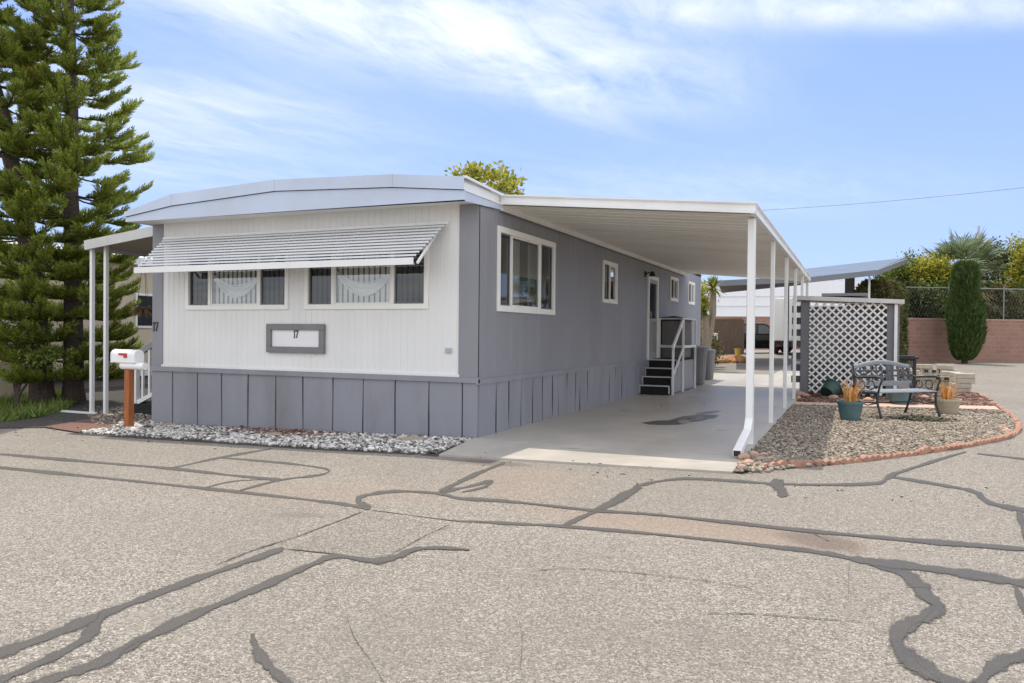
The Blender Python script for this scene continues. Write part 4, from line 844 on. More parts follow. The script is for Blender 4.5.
# ------------------------------------------------------------------ garden: edging, rocks, pots, bench
ep = catmull([(x, y) for x, y in EDG[1:]], 10); dl = [0]
for i in range(1, len(ep)): dl.append(dl[-1]+np.linalg.norm(ep[i]-ep[i-1]))
NE = int(dl[-1]/.325); proto = None
for i in range(NE):
    s0, s1 = i*dl[-1]/NE, (i+1)*dl[-1]/NE; A = [np.interp(s0, dl, [p[k] for p in ep]) for k in (0, 1)]; B = [np.interp(s1, dl, [p[k] for p in ep]) for k in (0, 1)]
    if proto is None:
        b = MB(); W2 = .155; top_ = []
        for q_ in range(25):
            x = -W2+2*W2*q_/24; top_.append((x, .022+.024*abs(math.sin(math.pi*3*(q_/24)))))
        b.prism([(-W2, -.03), (W2, -.03)]+top_[::-1], lambda p, q_: (p, -.03, q_), lambda p, q_: (p, .03, q_)); proto = o = b.build('edging_brick', m_terra, bevel=.006)
        tag(o, 'scalloped terracotta edging brick in the curved border of the gravel bed', 'edging brick', 'scalloped edging bricks')
    else: o = proto.copy(); COL.objects.link(o)
    x, y = (A[0]+B[0])/2, (A[1]+B[1])/2
    o.location = (x, y, gz(x, y)+random.uniform(-.02, .004)); o.rotation_euler = (random.gauss(0, .16), random.gauss(0, .05), math.atan2(B[1]-A[1], B[0]-A[0])+random.gauss(0, .05))
def rock(name, x, y, s, mat, seed, flat=.6, z=0):
    rng = np.random.default_rng(seed); b = MB(); V = SPH*(1+rng.uniform(-.22, .22, (len(SPH), 1)))*np.array(s); V[:, 2] *= flat; a = rng.uniform(0, 6.28); c, s_ = math.cos(a), math.sin(a)
    b.add([(x+p[0]*c-p[1]*s_, y+p[0]*s_+p[1]*c, gz(x, y)+z+p[2]+.3*s*flat) for p in V], [tuple(f) for f in SPF]); o = b.build(name, mat, loc=(x, y, gz(x, y)))
    m_ = o.modifiers.new('sub', 'SUBSURF'); m_.levels = m_.render_levels = 1; return o
for i, (px1, py1, s) in enumerate([(744, 461, .085), (753, 457, .07), (760, 462, .06), (742, 469, .05), (748, 466, .07), (764, 457, .05), (770, 461, .045), (756, 468, .04), (775, 463, .04), (740, 466, .035)]):
    p = sp(px1, py1); tag(rock('river_rock', p[0], p[1], s, m_rrock, i), 'rough pinkish rock in the little pile at the downspout outlet', 'rock', 'pink rocks by the downspout')
for i, (px1, py1, s) in enumerate([(800, 396, .16), (806, 397, .11), (798, 399, .10), (833, 399, .13), (868, 401, .12), (925, 428 - 30, .10), (1006, 432, .07), (1003, 427, .06), (990, 434, .05)]):
    p = g(px1, py1, 0); tag(rock('river_rock', p[0], p[1], s, m_rrock, 50+i), 'loose reddish rock lying on the garden bed gravel', 'rock', 'reddish rocks in the garden bed')
X, Y = scatter([(3.23, -.95), (3.4, -.6), (3.9, -.2), (4.2, .1), (3.9, -.1), (3.7, -.42), (3.45, -.85)], 900)
tag(pebbles('gravel', X, Y, gzv(X, Y)-.01+RNG.uniform(0, .02, len(X)), .018, m_gravel), 'spilled gravel on the asphalt outside the edging by the downspout', 'gravel', kind='stuff')
for i, (px1, py1, s, lb) in enumerate([(168, 426, .20, 'flat sandy stepping stone near the left skirting corner'), (272, 436, .22, 'flat brown stepping stone in the gravel below the number board'), (414, 441, .24, 'flat pinkish stepping stone in the white gravel near the driveway')]):
    p = sp(px1, py1); tag(rock('stepping_stone', p[0], p[1], s, m_flag, 80+i, .14, -.012), lb, 'stepping stone')
def pot(name, x, y, r0, r1, h, mat, label, plant=None, n=26, hp=.3):
    t = thing(name, label, 'flower pot', (x, y, gz(x, y))); z = gz(x, y)+.01; b = MB()
    b.lathe([(r0, 0), (r0+.005, .01), (r1-.012, h*.84), (r1, h*.85), (r1, h), (r1-.02, h), (r1-.025, h*.9)], (x, y, z), 24); b.build('pot', mat, t, smooth=False)
    b = MB(); b.lathe([(r1-.024, h*.9), (.01, h*.92)], (x, y, z), 20); b.build('soil', m_soil, t)
    if plant:
        Vs, Fs, k = [], [], 0
        for i in range(n):
            a = random.uniform(0, 6.28); tl = random.uniform(.05, .6); L_ = hp*random.uniform(.55, 1.05); w_ = .010; rr = random.uniform(0, r1*.55); p0 = np.array([x+rr*math.cos(a), y+rr*math.sin(a), z+h*.9]); o_ = np.array([math.cos(a), math.sin(a), 0]); sd = np.array([-o_[1], o_[0], 0])
            for q_ in range(5):
                s_ = q_/4; c_ = p0+o_*L_*tl*s_**1.5+np.array([0, 0, L_*s_*(1-.25*tl*s_)]); w2 = w_*(1-s_**2)+.002; Vs += [c_-sd*w2, c_+sd*w2]
            Fs += [(k+2*q_, k+2*q_+1, k+2*q_+3, k+2*q_+2) for q_ in range(4)]; k += 10
        npmesh('leaves', Vs, Fs, plant, t)
    return t
p = g(850, 420.5, 0); pot('flower_pot', p[0], p[1], .135, .195, .29, m_teal, 'teal pot of orange spiky flax left of the bench', m_orange, 42, .40)
p = g(947, 414.5, 0); pot('flower_pot', p[0], p[1]+.06, .145, .225, .25, m_tan, 'tan pot of orange spiky flax right of the bench', m_orange, 36, .36)
tp_ = pot('flower_pot', 3.72, 8.75, .15, .20, .26, m_dteal, 'dark green empty pot tipped on its side by the lattice')
tp_.rotation_euler = (math.radians(-30), math.radians(52), .3); tp_.location.z += .1
pot('flower_pot', 5.05, 7.9, .17, .235, .26, m_teal, 'teal bowl pot behind the bench seat')
dp = g(925, 421, 0)
tag(pebbles('dirt_clump', *(lambda a: (dp[0]+a[0]*.28, dp[1]+a[1]*.2, np.abs(RNG.normal(0, .022, 420))))(RNG.normal(0, .55, (2, 420))), .022, island('dead succulent', [(0, (.03, .03, .018)), (1, (.12, .11, .06))]), True), 'low dark mound of dried ground cover in front of the bench', 'dried plant', kind='stuff')
# bench (built at the origin facing -y, then placed)
bn = thing('garden_bench', 'weathered grey garden bench with scrolled black iron ends on the gravel', 'bench')
BW = .59
b = MB()
for i in range(6):
    y = -.25+.083*i; z = .415-.10*((i-3.2)/6)**2*0+.012*math.sin(i*.5); b.box(-BW, BW, y-.036, y+.036, z-.011, z+.011)
b.build('seat', m_benchw, bn, bevel=.005)
def bt(x, t): z = .50+t; return (x, .22+.22*(t), z)           # point on the raked back
b = MB(); b.tube([bt(-BW+.02+(2*BW-.04)*i/20, .30+.075*math.sin(math.pi*i/20)**1.3) for i in range(21)], .027, 7)
b.tube([bt(-BW+.02+(2*BW-.04)*i/20, .275+.075*math.sin(math.pi*i/20)**1.3) for i in range(21)], .02, 6)
bk_ = b.build('top_rail', m_benchw, bn)
b = MB(); b.bar(bt(-BW+.02, .02), bt(BW-.02, .02), .025, .075, (0, -.2, 1)); b.build('bottom_rail', m_benchw, bn)
b = MB(); rr = .072
for i in range(10):
    for j in range(3):
        cx = -BW+.10+(2*BW-.2)*i/9; ct = .10+.085*j
        if ct+rr*.6 > .30+.075*math.sin(math.pi*(cx+BW)/(2*BW))**1.3: continue
        b.tube([bt(cx+rr*.93*math.cos(k*math.pi/5), ct+rr*.75*math.sin(k*math.pi/5)) for k in range(11)], .009, 4, False)
for xx in (-BW+.03, BW-.03): b.bar(bt(xx, -.04), bt(xx, .32), .03, .03)
b.build('back_panel', m_benchb, bn)
for sx in (-1, 1):
    x = sx*BW
    b = MB()
    b.tube([(x, -.34, 0), (x, -.31, .10), (x, -.265, .22), (x, -.25, .34), (x, -.27, .41)], [.022, .018, .019, .022, .02], 7)
    b.tube([(x, .36, 0), (x, .31, .12), (x, .26, .26), (x, .225, .40), (x, .235, .55), (x, .30, .80)], [.022, .018, .019, .022, .02, .016], 7)
    b.tube([(x, -.27, .405), (x, 0, .385), (x, .23, .40)], .02, 7)
    b.tube([(x, -.27, .41), (x, -.30, .52), (x, -.34, .60), (x, -.32, .645), (x, -.24, .655), (x, 0, .64), (x, .15, .625), (x, .255, .66)], [.016, .015, .016, .02, .022, .02, .016, .014], 7)
    b.tube([(x, -.12+.07*math.cos(a), .52+.07*math.sin(a)) for a in [k*.5 for k in range(13)]], .009, 5)
    b.tube([(x, .07+.06*math.cos(a), .51+.06*math.sin(a)) for a in [k*.5 for k in range(13)]], .009, 5)
    b.build('bench_end', m_iron, bn, smooth=True)
b = MB(); b.tube([(-BW, .12, .22), (BW, .12, .22)], .010, 5)
for sx in (-1, 1): b.tube([(sx*BW, -.27, .25), (sx*BW, -.05, .20), (sx*BW, .26, .25)], .010, 5)
b.build('stretcher', m_iron, bn)
FLp = np.array([4.638, 4.689]); FRp = np.array([5.504, 5.489]); dv = FRp-FLp; yaw = math.atan2(dv[1], dv[0]); pm = (FLp+FRp)/2+.34*np.array([-math.sin(yaw), math.cos(yaw)])
bn.location = (pm[0], pm[1], gz(pm[0], pm[1])+.008); bn.rotation_euler = (0, 0, yaw)
# lattice screen enclosure
ls = thing('lattice_shed', 'grey wooden enclosure with white diamond lattice front behind the bench', 'shed', (4.2, 9.5, 0))
LX0, LX1, LY = 3.17, 5.09, 9.35; LZ0, LZ1 = .0, 2.10
zt_ = lambda x: 2.13-.055*(x-LX0)
b = MB(); b.box(LX0, LX0+.17, LY, LY+.12, 0, zt_(LX0)-.06); b.build('corner_post', m_shed, ls); b = MB(); b.box(LX1-.24, LX1, LY, LY+.10, 0, zt_(LX1)-.06); b.build('corner_post', m_shed, ls)
b = MB(); b.box(LX1-.10, LX1-.04, LY-.05, LY-.001, 0, zt_(LX1)-.06); b.build('downpipe', m_latt, ls)
b = MB(); b.bar((LX0-.16, LY+.55, zt_(LX0)-.01), (LX1+.08, LY+.55, zt_(LX1)-.01), 1.3, .09, (0, 0, 1)); b.build('roof_cap', m_shedcap, ls)
b = MB(); b.box(LX0+.05, LX1-.05, LY+.62, LY+.66, 0.02, 1.95); b.box(LX1-.05, LX1-.01, LY+.1, LY+1.1, .02, 1.95); b.build('back_wall', surf('light grey plank', (.33, .33, .34), .7, .15, 3), ls)
b = MB(); b.box(LX0+.9, LX1-.2, LY+.3, LY+.6, .02, 1.3); b.box(LX0+.3, LX0+.85, LY+.35, LY+.6, .02, .7); b.build('stored_cabinet', m_darkgrey, ls)
a0, a1, z0_, z1_ = LX0+.175, LX1-.245, .06, 2.0
def lat(sgn, y):
    b = MB(); sp_ = .118; W_ = a1-a0; Hh = z1_-z0_; c = -Hh if sgn > 0 else 0
    while c < W_+(Hh if sgn < 0 else 0):
        # line x = a0 + c + sgn*(z-z0)
        pts = []
        for (s0) in (0, Hh): pts.append((c+sgn*s0, s0))
        (xa, za_), (xb, zb_) = pts
        def clip(xa, za_, xb, zb_):
            if xa > xb: xa, za_, xb, zb_ = xb, zb_, xa, za_
            if xb <= 0.01 or xa >= W_-.01: return None
            m_ = (zb_-za_)/(xb-xa)
            if xa < 0: za_ -= m_*xa; xa = 0
            if xb > W_: zb_ += m_*(W_-xb); xb = W_
            return xa, za_, xb, zb_
        r_ = clip(xa, za_, xb, zb_)
        if r_ and abs(r_[2]-r_[0]) > .03: b.bar((a0+r_[0], y, z0_+r_[1]), (a0+r_[2], y, z0_+r_[3]), .008, .035, (0, -1, .001) if False else (-(r_[3]-r_[1]), 0, (r_[2]-r_[0])))
        c += .158
    return b
b = lat(1, LY-.006); b2 = lat(-1, LY-.016); b.v = list(b.v); n0 = len(b.v); b.v += b2.v; b.f += [tuple(i+n0 for i in f) for f in b2.f]; b.build('lattice_panel', m_latt, ls)
for i in range(7): b = MB(); b.box(LX0-.22, LX0-.02, LY+.5, LY+.53, .25+.26*i, .40+.26*i); b.build('side_slat', m_shed, ls)
b = MB(); b.box(LX0+.4, LX1-.6, LY+.2, LY+1.2, zt_(LX0)+.03, zt_(LX0)+.09); b.build('roof_hatch', m_darkgrey, ls)
# dark patio lantern stand
pl = thing('patio_stand', 'dark metal patio stand with fretwork panel and flat top behind the bench', 'patio stand', (5.27, 10.9, 0))
b = MB(); x0, x1, y0, y1 = 5.05, 5.5, 10.8, 11.2
for x in (x0, x1-.05):
    for y in (y0, y1-.05): b.box(x, x+.05, y, y+.05, 0, .80)
b.build('leg', m_iron, pl); b = MB(); b.box(x0-.05, x1+.05, y0-.05, y1+.05, .80, .845); b.box(x0+.02, x1-.02, y0+.02, y1-.02, .845, .87); b.build('top', m_iron, pl)
b = MB(); b.box(x0+.05, x1-.05, y0+.01, y0+.03, .42, .46); b.box(x0+.05, x1-.05, y0+.012, y0+.028, .76, .80)
for i in range(6): b.bar((x0+.05+.06*i, y0+.02, .46), (x0+.11+.06*(i % 5), y0+.02, .76), .012, .012); b.bar((x1-.05-.06*i, y0+.022, .46), (x1-.11-.06*(i % 5), y0+.022, .76), .012, .012)
b.build('fret_panel', m_iron, pl)
# cement block planter: each block a thing
BPROTO = {}
def block(x, y, z, a, hollow=False):
    if hollow not in BPROTO:
        b = MB(); b.prism([(-.195, -.095), (.195, -.095), (.195, .095), (-.195, .095)], lambda p, q_: (p, q_, .0), lambda p, q_: (p, q_, .112)); o = b.build('cement_block', m_block, bevel=.012); BPROTO[hollow] = o
        if hollow:
            for cx in (-.09, .09):
                d = MB(); d.box(cx-.05, cx+.05, -.097, -.0955, .022, .09); d.build('core_shade_plate', m_dirt, o)  # dark plates on the solid face paint the shade of core holes
            tag(o, 'hollow cement block with shaded core holes painted on in the low planter wall', 'cement block', 'hollow blocks of the planter wall')
        else: tag(o, 'solid pale cement block in the low stacked planter wall', 'cement block', 'solid blocks of the planter wall')
    else: o = copy_tree(BPROTO[hollow])
    o.location = (x, y, z); o.rotation_euler = (0, 0, a)
rb = random.Random(4)
for c_ in range(4):
    for i in range(2): block(6.50+.03*c_-.10*i+rb.uniform(-.03, .03), 11.95+.44*i, gz(6.5, 12)+.116*c_, (math.pi/2+.25 if i else .15)+rb.uniform(-.10, .10))
for c_ in range(4):
    for i in range(5):
        if c_ == 3 and i in (1, 4): continue
        block(6.22-.40*i+rb.uniform(-.03, .03)+.14*(c_ % 2), 12.9+.12*i+rb.uniform(-.02, .02), gz(6, 13)+.116*c_, -.25+rb.uniform(-.12, .12), rb.random() < .3)
for c_ in range(5):
    for i in range(4):
        if c_ == 4 and i == 2: continue
        block(6.35-.42*i+rb.uniform(-.04, .04)+.14*(c_ % 2), 14.2+.1*i, gz(6, 14)+.116*c_, -.2+rb.uniform(-.1, .1), rb.random() < .3)
# ------------------------------------------------------------------ background right
def wallthing(name, label, cat, A, B, h, mat, thick=.2, cap=None):
    A = np.array(A); B = np.array(B); L_ = np.linalg.norm((B-A)[:2]); t = thing(name, label, cat, (A[0], A[1], min(gz(*A[:2]), gz(*B[:2]))))
    b = MB(); b.box(0, L_, 0, thick, -.2, h); me = bpy.data.meshes.new('blocks')
    # texture runs in object x-z: build lying in xy, rotate upright
    me.from_pydata([(p[0], p[2], -p[1]) for p in b.v], [], b.f); me.materials.append(mat); o = bpy.data.objects.new('blocks', me); COL.objects.link(o); o.parent = t; o.rotation_euler = (math.pi/2, 0, 0)
    b = MB(); b.box(0, L_, -.02, thick+.02, h, h+.07)
    me = bpy.data.meshes.new('cap'); me.from_pydata(b.v, [], b.f); me.materials.append(cap or mat); o = bpy.data.objects.new('cap', me); COL.objects.link(o); o.parent = t
    t.rotation_euler = (0, 0, math.atan2(B[1]-A[1], B[0]-A[0])); return t
m_cap = surf('wall cap block', (.40, .27, .215), .9, .15)
WA, WB = atg(868, 34.2), atg(1250, 38.5)
wallthing('block_wall', 'pink block wall topped by a wire fence behind the tall cypress', 'wall', WA, WB, 1.92, m_bwall, cap=m_cap)
wallthing('block_wall', 'distant reddish block wall behind the parked black car', 'wall', atg(640, 62), atg(860, 58), 2.6, m_bwall, cap=m_cap)
# chain link fence on the wall
cf = thing('wire_fence', 'grey chain link fence with angled top posts on the pink wall', 'fence', WA)
dW = (WB-WA); LW = np.linalg.norm(dW[:2]); dW = dW/LW; nW = np.array([-dW[1], dW[0], 0])
def wp(s_, z, off=.1): return Vector(WA+dW*s_+nW*off+np.array([0, 0, z]))
b = MB(); b.tube([wp(0, 3.35), wp(LW, 3.35)], .025, 6); m_gd = surf('dull galvanised', (.26, .26, .25), .6, .1); b.build('top_rail', m_gd, cf)
for s_ in np.arange(1.2, LW, 2.95):
    b = MB(); b.tube([wp(s_, 1.9), wp(s_, 3.45), wp(s_, 3.62, -.05), wp(s_, 3.78, -.28)], .03, 6); b.build('post', m_gd, cf)
b = MB()
for i in range(int(LW/.16)):
    s_ = .16*i; b.tube([wp(s_, 2.0), wp(min(s_+.7, LW), 3.35)], .0022, 3, False); b.tube([wp(s_+.7 if s_+.7 < LW else LW, 2.0), wp(s_, 3.35)], .0022, 3, False)
b.build('mesh', surf('wire grey', (.2, .2, .2), .5), cf)
# cypress
def cypress(label, base, h, r, seed, mat=m_cyp, n=26000, shag=True):
    rng = np.random.default_rng(seed); t = thing('cypress_tree', label, 'tree', base); z = rng.random(n)**.85; a = rng.uniform(0, 6.28, n)
    pr = np.interp(z, [0, .05, .15, .35, .5, .62, .72, .88, .96, 1], [.42, .70, .92, 1.05, 1.02, .88, .74, .72, .62, .35]); lump = 1+.10*np.sin(3*a+7*z)+.07*np.sin(7*a-16*z)+rng.normal(0, .05, n)
    rr = r*pr*lump*(1-.25*rng.random(n)**2); P = np.stack([base[0]+rr*np.cos(a), base[1]+rr*np.sin(a), base[2]+.12+z*h], 1)
    D = norm(np.stack([np.cos(a)*.45, np.sin(a)*.45, np.ones(n)*.9], 1)+rng.normal(0, .25, (n, 3))); V, Fc = blades(P, D, rng.uniform(.12, .30, n), .055); npmesh('crown', V, Fc, mat, t)
    b = MB(); b.tube([Vector(base)-Vector((0, 0, .1)), Vector(base)+Vector((0, 0, h*.9))], [.14, .03], 8); b.build('trunk', m_bark, t); return t
cypress('tall clipped dark green cypress standing against the pink wall', atg(965, 33.8), 4.2, .61, 3)
def bushbox(label, base, w_, d_, h, mat, seed, n=9000, ln=.16):
    rng = np.random.default_rng(seed); t = thing('hedge', label, 'hedge', base); th = rng.uniform(0, 6.28, n); z = rng.random(n)**.7; pr = np.where(z > .82, np.sqrt(np.maximum(1-((z-.82)/.2)**2, .05)), 1)*(1+.12*np.sin(5*th+9*z)+.08*np.sin(11*th-14*z)); q_ = 1-.4*rng.random(n)**2
    P = np.stack([base[0]+w_/2*np.cos(th)*pr*q_, base[1]+d_/2*np.sin(th)*pr*q_, base[2]+z*h], 1); D = norm(np.stack([np.cos(th), np.sin(th), np.full(n, .5)], 1)+rng.normal(0, .6, (n, 3))); V, Fc = leaves(P, D, ln*rng.uniform(.6, 1.3, n), ln*.4); npmesh('foliage', V, Fc, mat, t)
    b = MB(); b.tube([Vector(base), Vector(base)+Vector((0, 0, h*.8))], [.08, .02], 6); b.build('stem', m_bark, t); return t
bushbox('brownish clipped hedge rising just behind the lattice enclosure', atg(877, 29.5), 1.5, 1.5, 3.3, m_brownc, 8, 14000, .15)
bushbox('narrow dark green hedge between the lattice enclosure and pink wall', atg(892, 31), .9, 1.0, 3.3, m_dgreen, 9, 8000, .15)
bg_list = [
 (916, 39.0, 286, (1.5, 1.2, 1.5), m_mgreen, 'bushy mid green tree behind the wall left of the fan palm'), (900, 41, 282, (1.0, 1.0, .6), m_dgreen, 'dark shrubby treetop beside the blue grey canopy roof'),
 (936, 37.6, 274, (.75, .6, .55), m_ygreen, 'bright yellow green bush under the fan palm fronds'), (998, 41, 272, (1.2, 1.2, 1.5), m_dgreen, 'dark dense tree just right of the fan palm'),
 (1030, 39.5, 272, (1.4, 1.2, 1.7), m_ygreen, 'yellow tinged tree at the right edge above the wire fence'), (1090, 40, 260, (2.2, 1.5, 1.6), m_mgreen, 'green tree beyond the right edge of the wall')]
for i, (xp, Z_, yp, rad, mat, lb) in enumerate(bg_list):
    limb_tree('leafy_tree', lb, 'tree', atg(xp, Z_), at(xp, yp, Z_), rad, mat, 85, 120, .24, .15, .08, 100+i, .12)
for i, (xp, mat, lb) in enumerate([(912, m_dgreen, 'dark creeper bush against the wire fence near the hedge'), (938, m_mgreen, 'green creeper bush against the wire fence left of the cypress'), (968, m_dgreen, 'dark creeper hidden behind the cypress'), (990, m_brownc, 'brownish flowering creeper right of the cypress'), (1015, m_dgreen, 'dark creeper on the wire fence at the right edge')]):
    P_ = atg(xp, 36.5+i*.45, 0); limb_tree('creeper_bush', lb, 'bush', P_, P_+np.array([0, 0, 2.5]), (1.25, .5, 1.05), mat, 60, 80, .2, .16, .09, 130+i, .06)
# fan palm
def fanpalm(label, base, h, seed):
    rng = np.random.default_rng(seed); t = thing('fan_palm', label, 'palm tree', base); B_ = np.array(base); top_ = B_+np.array([0, 0, h]); b = MB(); b.tube([Vector(B_), Vector(top_)], [.28, .22], 10); b.build('trunk', m_palmtrunk, t)
    Vs, Fs, k = [], [], 0; Vd, Fd, kd = [], [], 0; sb_ = MB()
    for i in range(60):
        el = rng.uniform(-.9, 1.35) if i > 12 else rng.uniform(.5, 1.4); a = rng.uniform(0, 6.28); d = np.array([math.cos(a)*math.cos(el), math.sin(a)*math.cos(el), math.sin(el)]); L_ = rng.uniform(1.1, 1.75); e = top_+d*L_; sb_.tube([Vector(top_), Vector(top_+d*L_*.5+np.array([0, 0, .08])), Vector(e)], [.02, .015, .01], 4, False)
        side = norm(np.cross(d, np.array([0, 0, 1.]))[None])[0]; upv = np.cross(side, d); dead = el < -.45
        for j in range(19):
            f = -1.25+2.5*j/18; dd = d*math.cos(f)+side*math.sin(f); bl = rng.uniform(.8, 1.25)*(1-.15*abs(f)); w_ = .035; m1 = e+dd*bl*.6; tip = e+dd*bl+np.array([0, 0, -.18*bl*rng.uniform(.3, 1.6)]); s2 = norm(np.cross(dd, upv)[None])[0]*w_
            q_ = [e, m1-s2, tip, m1+s2]
            if dead: Vd += q_; Fd.append((kd, kd+1, kd+2, kd+3)); kd += 4
            else: Vs += q_; Fs.append((k, k+1, k+2, k+3)); k += 4
    sb_.build('petioles', m_palmtrunk, t); npmesh('fronds', Vs, Fs, m_palm, t)
    if Fd: npmesh('dead_thatch', Vd, Fd, m_dead, t)
P_ = atg(961, 38.3); fanpalm('grey green fan palm towering above the pink wall and cypress', P_, at(961, 279, 38.3)[2]-P_[2], 4)
# yucca tree beside the far end of the house
def yucca(label, base, e1, seed, heads):
    rng = np.random.default_rng(seed); t = thing('yucca_tree', label, 'tree', base); b = MB(); B_ = Vector(base)
    Vs, Fs, k = [], [], 0
    for hd, r_ in heads:
        hd = Vector(hd); b.tube([B_-Vector((0, 0, .1)), B_.lerp(hd, .3)+Vector((-.12, 0, 0)), B_.lerp(hd, .7)+Vector((.02, 0, 0)), hd], [.17, .13, .12, .10], 9)
        for i in range(90):
            el = rng.uniform(-.7, 1.4); a = rng.uniform(0, 6.28); d = np.array([math.cos(a)*math.cos(el), math.sin(a)*math.cos(el), math.sin(el)]); s_ = norm(np.cross(d, [0, 0, 1.])[None])[0]*.035; o = np.array(hd); L_ = r_*rng.uniform(.75, 1.1); Vs += [o-s_*.6, o+s_*.6, o+d*L_*.5+s_, o+d*L_*.5-s_, o+d*L_+np.array([0, 0, -.12*L_])]; Fs += [(k, k+1, k+2), (k, k+2, k+3), (k+3, k+2, k+4)]; k += 5
    b.build('trunk', m_palmtrunk, t); npmesh('leaves', Vs, Fs, m_yucca, t); return t
P_ = atg(710, 27.5); yucca('yucca tree with leaning trunk beyond the far end of the house', P_, None, 6, [(at(713.5, 288, 27.5), .58), (at(704, 312, 27.3), .36)])
limb_tree('yard_bush', 'yellow green bush beside the far rear corner of the house', 'bush', atg(697, 31), at(697, 306, 31), (.3, .3, .9), m_ygreen, 30, 60, .16, .2, .06, 61, .05)
limb_tree('yard_bush', 'dark reddish shrub beside the bins and rocks', 'bush', atg(708, 28.5), atg(708, 28.5)+np.array([0, 0, .7]), (.5, .5, .55), m_brownc, 30, 50, .12, .12, .05, 62, .04)
# old board fence
A = atg(714, 44); B = atg(742, 44.5); fn = thing('wood_fence', 'weathered brown board fence beyond the end of the driveway', 'fence', A); dF = (B-A)/np.linalg.norm((B-A)[:2]); LF = np.linalg.norm((B-A)[:2]); b = MB(); i = 0
while i*.15 < LF:
    a = A+dF*(i*.15); c = A+dF*(i*.15+.14); h = 2.0+random.uniform(-.04, .04); b.bar(Vector((a+c)/2), Vector((a+c)/2+np.array([0, 0, h])), .14, .03, tuple(np.cross(dF, [0, 0, 1.]))); i += 1
b.build('boards', m_wood, fn); b = MB(); b.bar(Vector(A+np.array([0, 0, 2.0])), Vector(B+np.array([0, 0, 2.0])), .06, .12); b.build('top_rail', m_wood, fn)
for i in range(12):
    P_ = atg(717+i*2.3+random.uniform(-1, 1), 34.5+random.uniform(-1.2, 1.2)); tag(rock('sandstone_rock', P_[0], P_[1], random.uniform(.2, .38), m_orock, 200+i), 'orange sandstone rock in the heap before the wood fence', 'rock', 'orange rocks by the wood fence')
P_ = atg(738, 36.2); bu = thing('bucket', 'yellow bucket on the orange rocks by the wood fence', 'bucket', P_); b = MB(); b.lathe([(.12, 0.15), (.15, .5), (.165, .5), (.165, .54), (.14, .54)], P_, 14); b.build('body', m_bucket, bu)
b = MB(); b.tube([Vector(P_)+Vector((.15*math.cos(a), 0, .52+.15*math.sin(a))) for a in [k*math.pi/8 for k in range(9)]], .012, 4); b.build('handle', m_black, bu)
P_ = atg(711, 30); ub = thing('utility_pedestal', 'grey utility pedestal with white box near the far house corner', 'utility box', P_); b = MB(); b.prism([(-.22, 0), (.22, 0), (.10, 1.0), (-.22, 1.0)], lambda p, q_: (P_[0]+p-.15, P_[1]-.15, P_[2]+q_), lambda p, q_: (P_[0]+p-.15, P_[1]+.15, P_[2]+q_)); b.build('pedestal', surf('pedestal grey', (.4, .4, .4), .6), ub)
b = MB(); b.box(P_[0]-.12, P_[0]+.25, P_[1]-.2, P_[1]+.1, P_[2]+1.02, P_[2]+1.3); b.build('meter_box', m_trim, ub, bevel=.02)
# far canopy
cn = thing('metal_canopy', 'large blue grey metal canopy on posts across the lane', 'canopy', atg(840, 30))
def quadslab(name, P, th, mat, par):
    b = MB(); V = [Vector(p) for p in P]; b.add(V+[v-Vector((0, 0, th)) for v in V], [(0, 1, 2, 3), (7, 6, 5, 4), (0, 4, 5, 1), (1, 5, 6, 2), (2, 6, 7, 3), (3, 7, 4, 0)]); return b.build(name, mat, par)
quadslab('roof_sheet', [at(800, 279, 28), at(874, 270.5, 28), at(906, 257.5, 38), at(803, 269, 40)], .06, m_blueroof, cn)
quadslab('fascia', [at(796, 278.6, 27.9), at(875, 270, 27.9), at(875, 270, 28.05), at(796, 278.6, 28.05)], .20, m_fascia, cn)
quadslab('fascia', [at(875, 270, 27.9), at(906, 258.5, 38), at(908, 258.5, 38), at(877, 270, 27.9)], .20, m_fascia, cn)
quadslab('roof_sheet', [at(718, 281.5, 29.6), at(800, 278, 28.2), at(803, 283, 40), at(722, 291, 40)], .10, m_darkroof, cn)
quadslab('fascia', [at(717, 280.5, 29.5), at(798, 276.5, 28.1), at(798, 276.5, 28.2), at(717, 280.5, 29.6)], .22, m_fascia, cn)
for xp, Z_, w_, m_, yt in ((748.5, 33, .17, m_darkgrey, 284), (849, 31, .36, m_darkgrey, 276), (868.5, 28.5, .07, m_trim, 275), (787, 36, .14, m_darkgrey, 280)):
    P_ = atg(xp, Z_); tz = at(xp, yt, Z_)[2]; b = MB(); b.box(P_[0]-w_/2, P_[0]+w_/2, P_[1]-w_/2, P_[1]+w_/2, P_[2]-.05, tz); b.build('post', m_, cn)
# white warehouse far away
A, B = atg(640, 92), atg(900, 84); wh = thing('warehouse', 'long white metal warehouse in the far distance beyond the lane', 'warehouse', A); dX = (B-A)/np.linalg.norm(B-A); nX = np.array([-dX[1], dX[0], 0]); zt2 = at(770, 281, 88)[2]; b = MB(); n = int(np.linalg.norm(B-A)/.4); V = []
for i in range(n+1):
    p = A+dX*i*.4+nX*(.05 if i % 2 else 0); V += [Vector((p[0], p[1], 0)), Vector((p[0], p[1], zt2))]
b.add(V, [(2*i, 2*i+2, 2*i+3, 2*i+1) for i in range(n)]); Q = [A, B, B+nX*20, A+nX*20]; b.add([Vector((q_[0], q_[1], zt2)) for q_ in Q], [(0, 1, 2, 3)]); b.build('wall', m_warehouse, wh)
b = MB()
for zz_ in (3.4, 4.6, 5.7): b.bar(Vector((A[0], A[1], zz_))-Vector(nX)*.05, Vector((B[0], B[1], zz_))-Vector(nX)*.05, .05, .05)
b.build('band', surf('pale band', (.6, .62, .66), .6), wh)
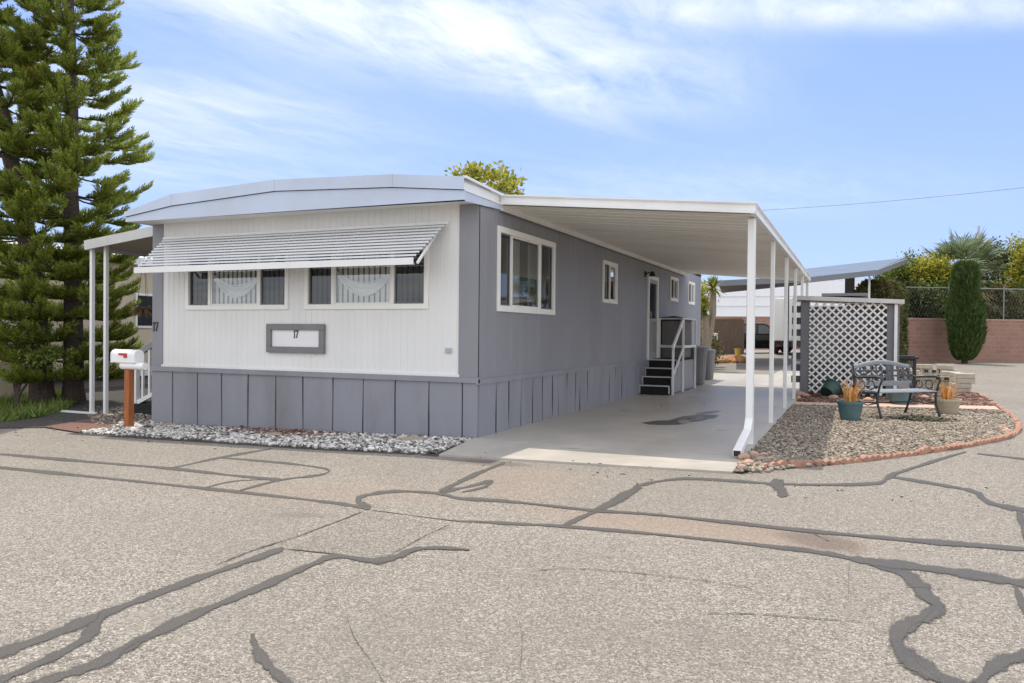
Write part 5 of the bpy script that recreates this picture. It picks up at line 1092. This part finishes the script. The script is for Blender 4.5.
# black suv and white truck
def vehicle_frame(xp, Z_, yaw): P_ = atg(xp, Z_); return P_, yaw
P_ = atg(757, 47); cy_ = psi+math.radians(4)
cr = thing('parked_car', 'black sport utility car parked across the lane', 'car')
b = MB(); body = [(-2.3, .35), (-1.9, .28), (1.9, .28), (2.3, .4), (2.35, .85), (2.2, 1.02), (1.15, 1.1), (-2.3, 1.12), (-2.38, .8)]
b.prism(body, lambda p, q_: (p, -.92, q_), lambda p, q_: (p, .92, q_)); bdy = b.build('body', m_carp, cr, bevel=.06)
cab = [(1.15, 1.09), (.35, 1.72), (.1, 1.78), (-1.9, 1.78), (-2.28, 1.11)]
b = MB(); b.prism(cab, lambda p, q_: (p, -.82+.25*(q_-1.1)*.5, q_), lambda p, q_: (p, .82-.25*(q_-1.1)*.5, q_)); b.build('cabin', m_carp, cr, bevel=.05)
for a_0, a_1, c_0, c_1 in ((.95, .1, -.25, .25 - .25), (-.35, -.35, -1.1, -1.1), (-1.2, -1.2, -2.05, -1.85)):
    b = MB(); b.add([(a_0-.05, -.835, 1.16), (c_0 if a_0 > 0 else c_0, -.835, 1.16), (c_0 if a_0 > 0 else c_1, -.77, 1.66), (a_1+.1 if a_0 > 0 else a_1, -.77, 1.66)], [(0, 1, 2, 3)]); b.build('side_window', m_carglass, cr)
for wx in (-1.45, 1.45):
    for wy in (-.84, .84):
        b = MB(lambda x, y, z, wx=wx, wy=wy: (wx+x, wy+z, .36+y)); b.lathe([(.2, -.11), (.34, -.11), (.36, -.08), (.36, .08), (.34, .11), (.2, .11)], (0, 0, 0), 20); wh_ = b.build('wheel', m_tyre, cr)
        b = MB(lambda x, y, z, wx=wx, wy=wy: (wx+x, wy+z, .36+y)); b.lathe([(.05, -.115), (.21, -.10), (.21, .10), (.05, .115)], (0, 0, 0), 12); b.build('rim', m_chrome, wh_)
b = MB(); b.box(-2.40, -2.36, -.85, -.55, .75, 1.0); b.build('tail_light', m_lamp, cr); b = MB(); b.box(2.2, 2.36, -.88, -.55, .72, .88); b.build('headlight', m_chrome, cr)
cr.location = P_; cr.rotation_euler = (0, 0, cy_)
P_ = atg(789, 44); tk = thing('box_truck', 'white box truck parked right of the black car', 'truck')
b = MB(); b.box(-.85, 1.05, -1.0, 3.6, .75, 3.15); b.build('cargo_box', m_trim, tk, bevel=.03)
b = MB(); b.box(-.8, 1.0, -1.05, 3.6, .5, .74); b.box(-.82, 1.02, -1.15, -1.06, .42, .6); b.build('bumper', m_black, tk)
for sx in (-.68, .88):
    b = MB(lambda x, y, z, sx=sx: (sx+z, .3+x, .42+y)); b.lathe([(.2, -.12), (.40, -.12), (.42, -.09), (.42, .09), (.40, .12), (.2, .12)], (0, 0, 0), 18); b.build('wheel', m_tyre, tk)
b = MB(); b.tube([(-.92, -.9, .6), (-.92, -.9, 3.9)], .07, 8); b.build('exhaust_stack', m_galv, tk)
for sx in (-.7, .85): b = MB(); b.box(sx, sx+.16, -1.175, -1.152, .44, .56); b.build('tail_light', m_lamp, tk)
b = MB(); b.box(-.82, .10, -1.02, -1.003, .80, 3.1); b.box(.13, 1.02, -1.02, -1.003, .80, 3.1); b.build('rear_door', m_frame, tk)
tk.location = P_; tk.rotation_euler = (0, 0, psi-math.radians(17))
# pole and cable
P_ = atg(977, 60); up = thing('utility_pole', 'thin utility pole rising behind the fan palm', 'utility pole', P_); zt3 = at(977, 226, 60)[2]; b = MB(); b.tube([Vector(P_), Vector((P_[0], P_[1], zt3))], [.16, .10], 8); b.build('pole', m_galv, up)
A = at(640, 215, 70); B = at(1120, 176, 52); b = MB(); b.tube([Vector(A).lerp(Vector(B), i/24)-Vector((0, 0, 4*.5*(i/24)*(1-i/24))) for i in range(25)], .022, 5); tag(b.build('power_line', m_cable, loc=A), 'thin overhead cable crossing the blue sky at right', 'power line')
